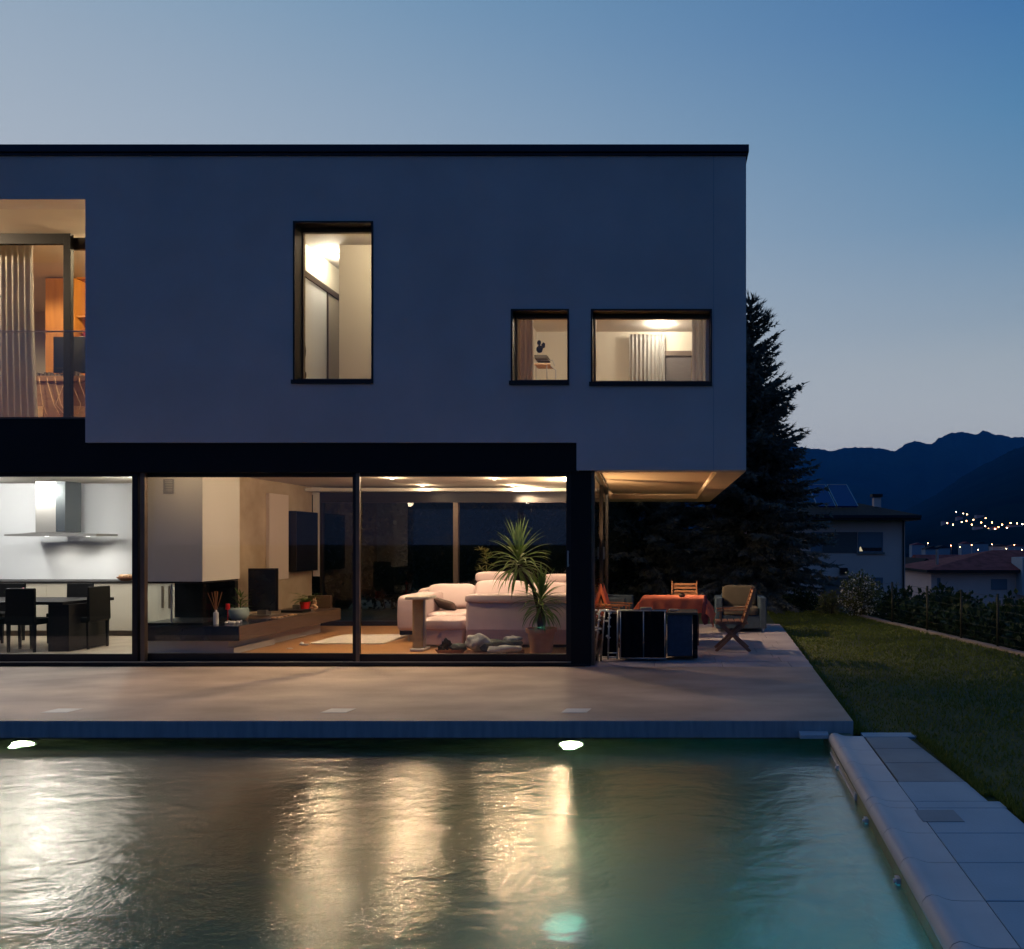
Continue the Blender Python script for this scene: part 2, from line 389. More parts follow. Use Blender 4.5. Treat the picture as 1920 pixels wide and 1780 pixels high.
# an inlet disturbs the surface in the middle of the pool: short steep ripples there
geo = t.nodes.new('ShaderNodeSeparateXYZ'); t.links.new(c.outputs['Object'], geo.inputs[0])
u = mth('ADD', geo.outputs[0], mth('MULTIPLY', geo.outputs[1], -.12))
band = t.nodes.new('ShaderNodeMapRange'); band.interpolation_type = 'SMOOTHSTEP'; t.links.new(mth('ABSOLUTE', mth('ADD', u, 2.75), 0), band.inputs[0])
band.inputs[1].default_value = 1.5; band.inputs[2].default_value = .7; band.inputs[3].default_value = 0; band.inputs[4].default_value = 1
hgt = mth('ADD', mth('ADD', mth('MULTIPLY', swell, .013), mth('MULTIPLY', rip, .0026)), mth('MULTIPLY', mth('MULTIPLY', fine, band.outputs[0]), .0024))
rgh = t.nodes.new('ShaderNodeMapRange'); rgh.inputs[3].default_value = .25; rgh.inputs[4].default_value = .13; t.links.new(band.outputs[0], rgh.inputs[0]); t.links.new(rgh.outputs[0], wgl.inputs['Roughness'])
bp = t.nodes.new('ShaderNodeBump'); bp.inputs['Strength'].default_value = 1; bp.inputs['Distance'].default_value = 1.0
t.links.new(hgt, bp.inputs['Height']); t.links.new(bp.outputs[0], wre.inputs['Normal']); t.links.new(bp.outputs[0], wgl.inputs['Normal'])
wv = t.nodes.new('ShaderNodeVolumePrincipled'); wv.inputs['Color'].default_value = (.80, .84, .55, 1); wv.inputs['Density'].default_value = .12; t.links.new(wv.outputs[0], wo.inputs['Volume'])
b = MB(); b.prism([(-10.99, .61), (CXI(.6)+.004, .61), (CXI(7.2)+.004, 7.195), (-10.99, 7.195)], PF+.004, WL)
tag(b.build('water', wm), kind='structure')

# -- pool coping: bull-nosed tiles, one thing; slabs behind it as the pavement
JY = [1.0, 1.43, 1.86, 2.29, 2.76, 3.23, 3.66, 4.10, 4.52, 4.95, 5.08, 5.50, 5.91, 6.34, 6.80]
nose = []                                             # profile: x offset from inner line, z
for k in range(9):
    a = R(200 - 25*k); nose.append((.045 + .045*math.cos(a), -.118 + .048*math.sin(a)))
prof = [(.30, -.16), (.0, -.16)] + [(.002, -.145)] + nose[1:] + [(.14, -.096), (.20, -.1005), (.30, -.101)]
prof = [(.30, -.16), (.03, -.168), (.006, -.158), (-.004, -.135), (.0, -.105), (.018, -.083), (.045, -.072), (.075, -.076), (.105, -.090), (.14, -.099), (.19, -.102), (.30, -.102)]
b = MB()
for i in range(len(JY)-1):
    y0, y1 = JY[i]+.003, JY[i+1]-.003
    A = [b.bm.verts.new((CXI(y0)+px_*1.0, y0, pz)) for px_, pz in prof]; B = [b.bm.verts.new((CXI(y1)+px_, y1, pz)) for px_, pz in prof]
    n = len(prof)
    for k in range(n-1):
        b.bm.faces.new([A[k], B[k], B[k+1], A[k+1]]).smooth = True
    for S_ in (A[::-1], B): b.f([v.co.copy() for v in S_])
# short return of the rim in front of the terrace slab
A = []
for k in range(8):
    a = math.pi*k/7; A.append((-.115+.0, 0))
for (x0, x1) in ((.95, 1.205),):
    P_ = [(6.935 - .10, -.135), (6.935 - .095, -.105), (6.935 - .07, -.088), (6.935 - .03, -.085), (6.935, -.09), (6.935, -.135)]
    b.extr([(p, z) for p, z in P_], 'x', x0, x1)
o = b.build('pool_coping', M['coping_mat']); tag(o, kind='structure')
b = MB(); rnd = random.Random(2)
JO = [1.0, 1.86, 2.76, 3.23, 3.66, 4.10, 4.52, 4.95, 5.08, 5.50]
EX = lambda y: 1.93 + (.45 if y < 4.45 else (.12 if y < 4.0 else 0))
for i in range(len(JO)-1):
    y0, y1 = JO[i]+.003, JO[i+1]-.003
    xr = 2.55 if y1 < 4.45 else (2.02 + rnd.uniform(-.02, .02) if y1 < 5.2 else 1.95)
    b.prism([(CXI(y0)+.306, y0), (xr, y0), (xr, y1), (CXI(y1)+.306, y1)], -.16, -.102 + rnd.uniform(-.001, .001))
b.prism([(CXI(6.78)+.306, 6.78), (1.97, 6.78), (2.0, 6.93), (CXI(6.92)+.306, 6.93)], -.16, -.102)
o = b.build('pavement', M['paving'], bevel=.0025); tag(o, kind='structure')
for k, (y0, y1) in enumerate(((5.50, 5.98), (5.98, 6.40), (6.40, 6.78))):
    b = MB(); b.prism([(CXI(y0)+.318, y0+.004), (1.95 - .02*k, y0+.004), (1.93 - .02*k, y1-.004), (CXI(y1)+.318, y1-.004)], -.16, -.104)
    o = b.build('access_cover', M['paving_grey'], bevel=.003)
    tag(o, ['grey access slab set in the pool paving, nearest of the three to the camera', 'middle one of three grey access slabs in the pool paving', 'grey access slab in the pool paving closest to the terrace corner'][k], 'slab', 'grey access slabs beside the pool')
b = MB(); b.prism([(1.405, 4.70), (1.66, 4.70), (1.66, 4.905), (1.412, 4.905)], -.1, -.0985)
tag(b.build('access_cover', M['paving_grey']), 'small grey rectangular hatch flush in the pale paving beside the pool', 'hatch')

# -- ground: lawn around the house falling to the valley floor
def ground_h(x, y):
    z = -.125
    k = 4.08 + (17.3 - y) * .182                      # kerb line at the right of the lawn
    e = max(x - k - .1, 0)
    z -= min(e*.16, 2.2)
    z -= max(0, min((y - 24)*.10, 3.5))
    r = math.hypot(x, y)
    if r > 60: z -= min((r-60)*.03, 9)
    if False: z += (r-500)*.030*max(0, min(1, (x/r - .1)*2.2)) if r < 3000 else 75*max(0, min(1, (x/r-.1)*2.2))
    return z + (0 if r < 40 else mnoise.noise(Vector((x*.01, y*.01, 0)))*min(6, r*.01))
def in_pool(x, y): return y < 10.5 and x < 1.5
b = MB()
xs = sorted(set([-12000, -6000, -3000, -1500, -700, -350, -150, -80, -40, -25, -16.5] + [-16 + i*2 for i in range(9)] + [1.60] + [1.96 + i*.6 for i in range(14)] + [12, 15, 20, 28, 40, 60, 90, 130, 190, 260, 350, 480, 650, 850, 1100, 1400, 1800, 2300, 3000, 4000, 6000, 9000, 12000]))
ys = sorted(set([-3000, -300, -60, -20, -5, 0, 1] + [2 + i*.8 for i in range(28)] + [25, 28, 32, 38, 46, 56, 70, 90, 120, 160, 220, 300, 400, 520, 680, 880, 1100, 1400, 1800, 2300, 3000, 4000, 6000, 9000, 12000]))
V = {}
def gv(x, y):
    if (x, y) not in V:
        z = ground_h(x, y)
        if y < 15.35 and x < 1.61: z = -2.2 if y < 8.5 else -.6
        V[(x, y)] = b.bm.verts.new((x, y, z))
    return V[(x, y)]
for i in range(len(xs)-1):
    for j in range(len(ys)-1):
        f = b.bm.faces.new([gv(xs[i], ys[j]), gv(xs[i+1], ys[j]), gv(xs[i+1], ys[j+1]), gv(xs[i], ys[j+1])]); f.smooth = True
        if math.hypot(xs[i], ys[j]) > 55 or xs[i] > 9: f.material_index = 1
o = b.build('ground', M['lawn_soil']); o.data.materials.append(M['field']); tag(o, kind='structure')
# strip of lawn right up to the slabs (the sheet above dips under the pool there)
b = MB()
for k in range(60):
    y0, y1 = 1 + k*.25, 1.25 + k*.25
    def xe(y): return (TX(y) + .001) if y > 6.93 else (1.96 if y > 5.2 else (2.03 if y > 4.5 else 2.56))
    xa, xb = (CXI(y0) + .34, CXI(y1) + .34) if y1 < 6.93 else (xe(y0 + .01), xe(y1 - .01))
    b.f([(xa, y0, -.118), (2.9, y0, -.121), (2.9, y1, -.121), (xb, y1, -.118)])
tag(b.build('lawn_edge', M['lawn_soil']), kind='structure')
# grass blades, dense near the slabs and thinner far off
b = MB(); rnd = random.Random(11)
def kerbx(y): return 4.08 + (17.3 - y) * .182
n = 0
while n < 52000:
    y = 3.6 + 16 * rnd.random()**1.7
    x = 1.5 + (kerbx(y) - 1.55) * rnd.random()
    if rnd.random() < .16: x = xe(y) + abs(rnd.gauss(0, .05)); edge = True
    else: edge = False
    if x < xe(y) + .004 or x > kerbx(y) or (x/y) > .47: n += 1; continue
    h = rnd.uniform(.025, .055) * (1.35 if edge else 1); a = rnd.random()*6.28; wd = .004 + .0006*y
    lx, ly = rnd.gauss(0, .02), rnd.gauss(0, .02); z0 = -.124
    dx, dy = math.cos(a)*wd, math.sin(a)*wd
    b.f([(x-dx, y-dy, z0), (x+dx, y+dy, z0), (x+lx, y+ly, z0+h)]); n += 1
tag(b.build('grass', M['grass_blade']), 'short mown grass of the lawn beside the terrace', 'grass', kind='stuff')

# -- mountains
def ridge(name, sky_px, dist, near, seed, m, base=-20, ext=40, nzamp=1.0):
    pts = sorted(sky_px); b = MB(); NX, NY = 1500, 26
    def sky(px):
        if px <= pts[0][0]: return pts[0][1]
        if px >= pts[-1][0]: return pts[-1][1]
        for (a, ya), (c_, yc) in zip(pts, pts[1:]):
            if a <= px <= c_:
                u = (px-a)/(c_-a); return ya + (yc-ya)*u
    G = []
    for i in range(NX+1):
        px = pts[0][0] + (pts[-1][0]-pts[0][0])*i/NX
        top = (CY - sky(px)) * dist / F + CAMZ; row = []
        for j in range(NY+1):
            tt = j/NY; d = near + (dist-near)*tt
            x = (px-CX)*d/F
            row_ = 1042 + (sky(px) - 1042)*tt**(.5 if dist < 5000 else .9)
            z = CAMZ - (row_ - CY)*d/F
            z = max(z, base)
            amp = (top-base)*(.10 if dist > 5000 else .035)*nzamp*(math.sin(math.pi*min(1, tt*1.0)))
            fr = mnoise.fractal(Vector((x*5.5/dist + seed, d*5.5/dist, seed)), 1.0, 2.1, 6)
            z += fr*amp*1.2 + (mnoise.noise(Vector((x*60/dist, d*60/dist, 3)))*(top-base)*.012)
            z = min(z, top*(.985 if tt < .97 else 1.0) + abs(fr)*2)
            if tt > .9: z += top*(.016*mnoise.noise(Vector((px*.045, seed, 1))) + .011*mnoise.noise(Vector((px*.16, seed, 5))))
            row.append(b.bm.verts.new((x, d, z)))
        row.append(b.bm.verts.new(((px-CX)*(dist*1.25)/F, dist*1.25, base)))
        G.append(row)
    for i in range(NX):
        for j in range(NY+1):
            b.bm.faces.new([G[i][j], G[i+1][j], G[i+1][j+1], G[i][j+1]]).smooth = True
    return tag(b.build(name, m), kind='structure')
MS = [(-1800, 800), (-900, 850), (0, 790), (500, 830), (900, 800), (1200, 850), (1400, 836), (1500, 838), (1530, 841), (1553, 847), (1566, 843), (1580, 840), (1620, 839), (1650, 841), (1668, 845), (1682, 843), (1698, 834), (1712, 828), (1722, 828), (1735, 832), (1748, 831),
      (1760, 822), (1775, 815), (1790, 811), (1803, 810), (1818, 813), (1834, 815), (1843, 807), (1852, 809), (1866, 814), (1890, 819), (1920, 820), (1990, 812), (2100, 830), (2300, 780), (2700, 830), (3400, 800)]
ridge('mountains', MS, 6200, 2800, 3, M['mountain_forest'], base=-60)
HILL = [(1400, 1020), (1560, 1005), (1640, 985), (1700, 956), (1760, 925), (1800, 896), (1850, 868), (1890, 848), (1925, 835), (2000, 800), (2200, 760), (2600, 740)]
ridge('hills', HILL, 3300, 800, 8, mat('hill_forest', (.002, .011, .013), .95, col2=(.006, .022, .024), vscale=.006, detail=10, spec=0), base=-30)

# -- haze of the valley air
hb = MB(); hb.box(-8600, 8600, -3500, 8600, -80, 1000)
hz = hb.build('haze', None); tag(hz, 'thin blue evening haze lying in the valley', 'haze', kind='stuff')
hm = bpy.data.materials.new('haze'); hm.use_nodes = True; t = hm.node_tree; t.nodes.clear()
ho = t.nodes.new('ShaderNodeOutputMaterial'); pv = t.nodes.new('ShaderNodeVolumePrincipled')
pv.inputs['Color'].default_value = (.06, .40, 1, 1); pv.inputs['Density'].default_value = .00007; pv.inputs['Anisotropy'].default_value = .1
t.links.new(pv.outputs[0], ho.inputs['Volume']); hz.data.materials.append(hm)

# ================================================================== THE HOUSE
house = thing('modern_house', 'flat roofed modern house with grey rendered upper storey and lit glass ground floor', 'house', (-4, 10, 0))
HZT, HZB = 6.68, 2.92
XR = .6875
def solid_wall(name, xs, zs, solid, y0, y1, mat_, bevel=0):
    b = MB(); nx, nz_ = len(xs)-1, len(zs)-1
    v = {}
    def g(i, j, k):
        key = (i, j, k)
        if key not in v: v[key] = b.bm.verts.new((xs[i], (y0, y1)[k], zs[j]))
        return v[key]
    S = lambda i, j: 0 <= i < nx and 0 <= j < nz_ and solid((xs[i]+xs[i+1])/2, (zs[j]+zs[j+1])/2)
    for i in range(nx):
        for j in range(nz_):
            if not S(i, j): continue
            b.bm.faces.new([g(i,j,0), g(i+1,j,0), g(i+1,j+1,0), g(i,j+1,0)])
            b.bm.faces.new([g(i,j,1), g(i,j+1,1), g(i+1,j+1,1), g(i+1,j,1)])
            if not S(i-1, j): b.bm.faces.new([g(i,j,0), g(i,j+1,0), g(i,j+1,1), g(i,j,1)])
            if not S(i+1, j): b.bm.faces.new([g(i+1,j,0), g(i+1,j,1), g(i+1,j+1,1), g(i+1,j+1,0)])
            if not S(i, j-1): b.bm.faces.new([g(i,j,0), g(i,j,1), g(i+1,j,1), g(i+1,j,0)])
            if not S(i, j+1): b.bm.faces.new([g(i,j+1,0), g(i+1,j+1,0), g(i+1,j+1,1), g(i,j+1,1)])
    return b.build(name, mat_, house)
tall = (-5.208, -4.167, 3.704, 5.80); small = (-2.375, -1.618, 3.690, 4.656); wide = (-1.333, .243, 3.676, 4.656); logg = (-15, -7.917, 3.235, 6.086)
def solid(x, z):
    for a in (tall, small, wide, logg):
        if a[0] < x < a[1] and a[2] < z < a[3]: return False
    if x < -7.917 and z < 3.3: return False
    if x < -1.521 and z < HZB: return False
    return True
xs = sorted([-14, -7.917, -5.208, -4.167, -2.375, -1.618, -1.521, -1.333, .243, XR]); zs = sorted([2.558, HZB, 3.235, 3.676, 3.69, 3.704, 4.656, 5.80, 6.086, HZT])
solid_wall('facade_wall', xs, zs, solid, 10.0, 10.3, M['facade_render'])
b = MB(); b.box(.258, .268, 9.9965, 9.9995, 2.56, 6.66); b.build('wall_joint', M['pale_plaster'], house)
# side and back of the upper storey (plan slightly tapered)
BX, BY = .377, 17.5
b = MB(); b.prism([(XR-.3, 10.3), (XR, 10.3), (BX, BY), (BX-.3, BY)], 2.72, HZT)
b.prism([(-14, BY-.3), (BX-.3, BY-.3), (BX-.3, BY), (-14, BY)], 2.72, HZT)
b.build('side_wall', M['facade_render'], house)
# roof slab, metal cap
b = MB(); b.prism([(-14, 10.3), (XR-.3, 10.3), (BX-.3, BY-.3), (-14, BY-.3)], 6.22, 6.60); b.build('roof', M['pale_plaster'], house)
b = MB(); b.prism([(-14, 9.95), (XR+.035, 9.95), (BX+.04, BY+.05), (-14, BY+.05)], HZT+.002, HZT+.10); b.build('roof_cap', M['roof_metal'], house, bevel=.008)
b = MB(); b.prism([(-14, 9.975), (XR+.012, 9.975), (XR+.012, 9.998), (-14, 9.998)], HZT-.028, HZT+.001); b.build('cap_flashing', M['roof_metal'], house)
# upper floor slab and cantilever soffit with a sunken centre
b = MB(); b.prism([(-14, 10.3), (-1.53, 10.3), (-1.95, BY-.3), (-14, BY-.3)], 2.80, 3.22); b.prism([(-1.53, 10.3), (XR-.3, 10.3), (BX-.3, BY-.3), (-1.95, BY-.3)], 2.80, 3.22)
b.build('floor_slab', M['pale_plaster'], house)
b = MB()
b.prism([(-1.30, 10.3), (.32, 10.3), (.08, 16.3), (-1.72, 16.3)], 2.66, 2.72)             # sunken panel
b.prism([(.32, 10.3), (XR, 10.3), (BX, BY), (.03, BY)], 2.558, 2.72)                      # right rim
b.prism([(-1.80, 16.3), (.08, 16.3), (.03, BY), (-1.90, BY)], 2.558, 2.72)                # rear rim
b.build('soffit', M['soffit_paint'], house)
# black band over the glazing and below the loggia
b = MB(); b.box(-14, -7.93, 10.03, 10.30, 2.535, 3.232); b.box(-7.93, -1.522, 10.03, 10.30, 2.535, HZB-.002); b.build('black_band', M['black_panel'], house)
b = MB(); b.box(-14, -7.93, 10.02, 10.6, 3.233, 3.255); b.build('loggia_sill', M['bronze_frame'], house)
# loggia recess
b = MB(); b.box(-14, -7.9, 10.30, 11.10, 6.09, 6.21); b.build('loggia_ceiling', M['ceiling_white'], house)
b = MB(); b.box(-7.915, -7.7, 10.301, 15.0, 3.22, 6.2); b.build('loggia_wall', M['inner_white'], house)
b = MB(); b.box(-14, -7.93, 10.06, 10.085, 3.26, 4.38); bal = b.build('balustrade', M['balustrade_glass'], house)
b = MB(); b.box(-14, -7.93, 10.055, 10.09, 4.381, 4.392); b.build('rail', M['alu'], bal)
# loggia sliding doors
def frame_box(b, x0, x1, y0, y1, z0, z1, t, tb=None, tt=None):
    tb = t if tb is None else tb; tt = t if tt is None else tt
    b.box(x0, x0+t, y0, y1, z0, z1); b.box(x1-t, x1, y0, y1, z0, z1)
    b.box(x0+t, x1-t, y0, y1, z0, z0+tb); b.box(x0+t, x1-t, y0, y1, z1-tt, z1)
def glazed(name, x0, x1, y, z0, z1, t, parent, tb=None, tt=None, dy=.06, gm='clear_glass', fm='dark_metal', lab=None):
    b = MB(); frame_box(b, x0, x1, y, y+dy, z0, z1, t, tb, tt)
    d = b.build(name, M[fm], parent, bevel=.003)
    g = MB(); g.box(x0+t, x1-t, y+dy*.45, y+dy*.45+.008, z0+(t if tb is None else tb), z1-(t if tt is None else tt))
    g.build('pane', M[gm], d)
    if lab: d['label'] = lab
    return d
glazed('sliding_door', -14, X(132, 11.1), 11.10, 3.23, 6.088, .105, house, tb=.06, tt=.15, fm='black_panel')
glazed('sliding_door', X(124, 11.2), -7.7, 11.18, 3.23, 6.06, .06, house, tb=.06, tt=.17)
# facade windows
def fwin(a, sill=.095, top=.02, side=.02):
    x0, x1, z0, z1 = a
    b = MB(); e = .022
    b.box(x0, x0+e, 9.988, 10.22, z0, z1); b.box(x1-e, x1, 9.988, 10.22, z0, z1)
    b.box(x0+e, x1-e, 9.988, 10.22, z1-e, z1); b.box(x0-.02, x1, 9.972, 10.22, z0-.02, z0+.03)
    wf = b.build('window', M['dark_metal'], house)
    b = MB(); frame_box(b, x0+e, x1-e, 10.18, 10.235, z0+.03, z1-e, .016, .055, .05); b.build('frame', M['bronze_frame'], wf)
    b = MB(); b.box(x0+e+.016, x1-e-.016, 10.20, 10.208, z0+.085, z1-e-.05); b.build('pane', M['clear_glass'], wf)
for a in (tall, small, wide): fwin(a)

# ground-floor glazing (three big panes) and the black corner pier
zb, zt = .0, 2.535
b = MB(); b.box(-14, -1.345, 10.03, 10.32, 0, .028); b.box(-14, -1.345, 10.06, 10.30, .028, .05); b.build('threshold', M['dark_metal'], house, bevel=.004)
b = MB(); b.box(-14, -1.60, 10.04, 10.055, .05, .058); b.build('track', M['alu'], house)
PX = lambda px: X(px, 10.1)
d1 = glazed('glass_door', -14, PX(258), 10.10, .05, zt, .075, house, tb=.10, tt=.05, lab='left kitchen glass door')
d2 = glazed('glass_door', PX(252), PX(669), 10.17, .05, zt, .07, house, tb=.10, tt=.05)
b = MB(); b.box(PX(263), PX(271), 10.10, 10.16, .05, zt); b.build('door_post', M['bronze_frame'], house)
d3 = glazed('glass_door', PX(661), PX(1072), 10.10, .05, zt, .075, house, tb=.10, tt=.05)
b = MB(); b.box(PX(668), PX(675), 10.085, 10.099, .05, zt); b.build('door_edge', M['bronze_frame'], d3)
b = MB(); b.box(PX(1064.5), PX(1067), 10.06, 10.075, 1.30, 1.51); b.box(PX(1064.5), PX(1067), 10.075, 10.1, 1.31, 1.33); b.box(PX(1064.5), PX(1067), 10.075, 10.1, 1.48, 1.50); b.build('handle', M['alu'], d3)
b = MB(); b.box(PX(1072), -1.345, 10.04, 10.34, 0, 2.535); b.box(-1.5, -1.345, 10.04, 10.3, 2.535, 2.7); b.build('corner_pier', M['black_panel'], house)
# side glazing
def sx(y): return -1.32 - (y-10)*.0735
b = MB(); b.box(-1.343, -1.30, 10.10, 10.16, .0, 2.64); b.build('corner_post', M['bronze_frame'], house)
b = MB()
for y in (12.5, 14.84): b.box(sx(y)-.03, sx(y)+.03, y, y+.09, 0, 2.66)
b.bar((sx(10.16), 10.16, 2.60), (sx(14.9), 14.9, 2.60), .06, .09); b.bar((sx(10.16), 10.16, .03), (sx(14.9), 14.9, .03), .06, .08)
sd = b.build('side_door', M['dark_metal'], house)
b = MB(); b.bar((sx(10.2), 10.2, 1.32), (sx(14.85), 14.85, 1.32), .008, 2.46); b.build('pane', M['clear_glass'], sd)
b = MB(); b.box(sx(12.4)+.04, sx(12.4)+.055, 12.44, 12.46, 1.35, 1.55); b.build('handle', M['alu'], sd)

# -- ground floor shell
CL = 2.70
b = MB(); b.prism([(-7.42, 10.32), (-1.34, 10.32), (-1.66, 14.88), (-7.42, 14.88)], -.1, .012); b.build('living_floor', M['parquet'], house)
b = MB(); b.box(-14, -7.421, 10.32, 14.0, -.1, .012); b.build('kitchen_floor', M['kitchen_floor'], house)
b = MB(); b.prism([(-14, 10.31), (-1.34, 10.31), (-1.67, 15.0), (-14, 15.0)], CL, 2.79); b.build('ceiling', M['ceiling_white'], house)
b = MB(); b.box(-14, -7.66, 14.0, 14.25, 0, CL); b.box(-7.65, -7.40, 11.95, 14.9, 0, CL); 
o = b.build('inner_wall', M['concrete_wall'], house)
for f in o.data.polygons: f.material_index = 1 if o.data.vertices[f.vertices[0]].co.x + house.location.x < -8 else 0
o.data.materials.append(M['white_lacquer'])
b = MB(); b.box(X(254, 13.2), X(316, 13.2)-.004, 13.2, 13.99, .02, CL-.01); b.box(X(316, 13.2)+.004, -7.66, 13.2, 13.99, .02, CL-.01); tc_ = b.build('tall_cabinet', mat('yellow_lacquer', (.70, .58, .30), .35), house)
for px in (306, 319): MB().box(X(px, 13.2), X(px, 13.2)+.028, 13.15, 13.17, .50, .88).build('handle', M['bronze_frame'], tc_)
# rear glazing
RY = 14.9
b = MB(); b.box(-7.37, -7.25, RY-.02, RY+.2, .97, 2.62); b.box(-7.42, -7.25, RY, RY+.2, 2.62, CL); b.build('pilaster', M['inner_white'], house)
b = MB(); b.box(-7.36, -1.7, RY-.35, RY-.10, 2.60, 2.66); b.build('pelmet', M['inner_white'], house)
rg = []
b = MB(); b.box(-7.25, -1.7, RY, RY+.10, 2.40, 2.60); b.box(-7.25, -1.7, RY, RY+.10, 0, .10)
b.box(-7.25, -7.20, RY, RY+.1, .10, 2.40); b.box(-1.75, -1.7, RY, RY+.1, .1, 2.4)
rw = b.build('rear_window', M['dark_metal'], house, bevel=.004)
MB().box(X(850, RY), X(859, RY), RY-.01, RY+.1, .10, 2.40).build('mullion', M['bronze_frame'], rw)  # lighter metal than the frame: lamplight on it put into the colour
for xa, xb in ((-7.20, X(850, RY)), (X(859, RY), -1.75)):
    b = MB(); b.box(xa, xb, RY+.05, RY+.058, .10, 2.40); b.build('pane', M['rear_glass'], rw)

# -- chimney breast, see-through fireplace
b = MB(); b.prism([(-7.93, 11.0), (-7.03, 11.0), (-7.03, 11.9), (-7.93, 11.9)], 1.06, CL); ch = b.build('chimney_breast', M['inner_white'], house)
b = MB(); xa, xb, za, zb2 = X(307, 11), X(327, 11), Z(926, 11), Z(899, 11)
frame_box(b, xa, xb, 10.985, 10.998, za, zb2, .018)
for k in range(7): b.box(xa+.02, xb-.02, 10.988, 10.994, za+.022+k*(zb2-za-.04)/7, za+.022+k*(zb2-za-.04)/7+.012)
b.build('vent_grille', mat('grille', (.35, .34, .33), .5), ch)
fp = thing('fireplace', 'glass sided fireplace hanging under the white chimney breast above a black hearth', 'fireplace', (-7.5, 11.4, .43))
b = MB(); b.box(-7.93, -7.04, 11.02, 11.88, 1.035, 1.058); b.box(-7.93, -7.89, 11.02, 11.06, .46, 1.03); b.box(-7.12, -7.04, 11.80, 11.88, .46, 1.03)
b.box(-7.93, -7.04, 11.02, 11.88, .431, .465); b.build('firebox_frame', M['black_wood'], fp, bevel=.003)
b = MB(); b.box(-7.88, -7.06, 11.03, 11.036, .466, 1.033); b.box(-7.054, -7.048, 11.04, 11.80, .466, 1.033); b.build('glass', M['rear_glass'], fp)
b = MB(); b.box(-7.5, -7.48, 11.02, 11.03, .466, 1.033); b.build('glass_joint', M['alu'], fp)
b = MB(); b.box(X(329, 11.85)+.0, -7.13, 11.83, 11.85, .466, 1.033); b.build('fireback', M['black_fabric'], fp)

# -- long low shelf
sh = thing('media_shelf', 'long low dark shelf with white base running along the concrete wall', 'shelf', (-6.9, 12, 0))
b = MB(); b.box(-7.94, -6.46, 10.90, 12.0, .22, .43); b.build('hearth_slab', M['black_stone'], sh, bevel=.003)
b = MB(); b.box(-7.39, -6.46, 12.001, 14.05, .22, .43); b.box(-6.459, -6.45, 10.91, 14.05, .222, .428); b.build('shelf_board', M['dark_wood'], sh, bevel=.003)
b = MB(); b.box(-7.92, -6.70, 11.07, 13.80, .013, .219); b.box(-6.70, -6.62, 11.07, 12.15, .013, .10); b.build('base', M['inner_white'], sh)
# -- wall panels, television
o = MB().box(-7.398, -7.34, 13.30, 13.93, .97, 2.48).build('radiator_panel', mat('salmon_white', (.72, .60, .52), .5), bevel=.004)
tag(o, 'tall flat cream radiator panel on the concrete wall above the shelf', 'radiator')
t_ = thing('wall_cabinet', 'tall glossy black cabinet hung on the concrete wall next to the cream panel', 'cabinet', (-7.38, 14.2, 1.1))
MB().box(-7.398, -7.23, 13.98, 14.78, 1.09, 2.20).build('body', M['black_wood'], t_, bevel=.004)
MB().box(-7.228, -7.222, 13.99, 14.77, 1.10, 2.19).build('glass_front', M['black_stone'], t_)
tv = thing('television', 'thin dark television standing on the shelf behind the celadon bowl', 'television', (-6.98, 12.55, .43))
TA, TB = Vector((-7.24, 12.50, 0)), Vector((-6.82, 12.62, 0))
b = MB(); b.bar(TA+Vector((0,0,.85)), TB+Vector((0,0,.85)), .045, .70); b.build('screen', M['black_wood'], tv, bevel=.006)
b = MB(); b.bar(TA+Vector((.02,-.026,.85)), TB+Vector((-.01,-.024,.85)), .003, .65); b.build('display', M['black_stone'], tv)
b = MB(); b.box(-7.10, -6.95, 12.5, 12.65, .445, .52); b.box(-7.22, -6.85, 12.42, 12.72, .431, .447); b.build('stand', M['alu'], tv, bevel=.003)
o = MB().box(-6.98, -6.62, 13.0, 13.3, .431, .475).build('media_player', M['black_wood'], bevel=.004); tag(o, 'flat black media player lying on the shelf right of the television', 'media player')
o = MB().box(-7.0, -6.6, 13.95, 14.04, .431, .66).build('box', M['dark_wood'], bevel=.004); tag(o, 'small dark box at the far end of the low shelf', 'box')
o = MB().box(-6.97, -6.85, 13.35, 13.45, .431, .54).build('picture_frame', M['steel'], bevel=.003); tag(o, 'small grey picture frame left of the red flower pot', 'picture frame')

def leafy_rosette(b, c, n, L, wd, droop, spread, rnd, seg=5, zmin=-.2, zmax=1.0):
    for i in range(n):
        a = rnd.random()*6.28; el = zmin + (zmax-zmin)*rnd.random()
        d = Vector((math.cos(a)*spread, math.sin(a)*spread, el + .1))
        b.blade(c, d, L*rnd.uniform(.65, 1.15), wd*rnd.uniform(.7, 1.2), droop*rnd.uniform(.5, 1.3), seg)
# celadon bowl with a dracaena
rnd = random.Random(7)
cx_, cy_ = X(448, 11.75), 11.75
t_ = thing('potted_plant', 'spiky green plant in a round pale celadon bowl on the hearth shelf', 'plant', (cx_, cy_, .431))
MB().lathe([(.06, 0), (.095, .01), (.13, .06), (.142, .12), (.135, .17), (.122, .195), (.112, .19), (.12, .15), (.0, .15)], (cx_, cy_, .431), 28, capt=False).build('pot', M['celadon'], t_, smooth=True)
b = MB(); b.tube([(cx_+.02, cy_, .56), (cx_+.03, cy_, .75)], .008, 6)
for z0 in (.60, .66, .72, .78): leafy_rosette(b, (cx_+.03, cy_, z0), 10, .19, .016, .6, .8, rnd)
b.build('foliage', M['yucca_leaf'], t_)
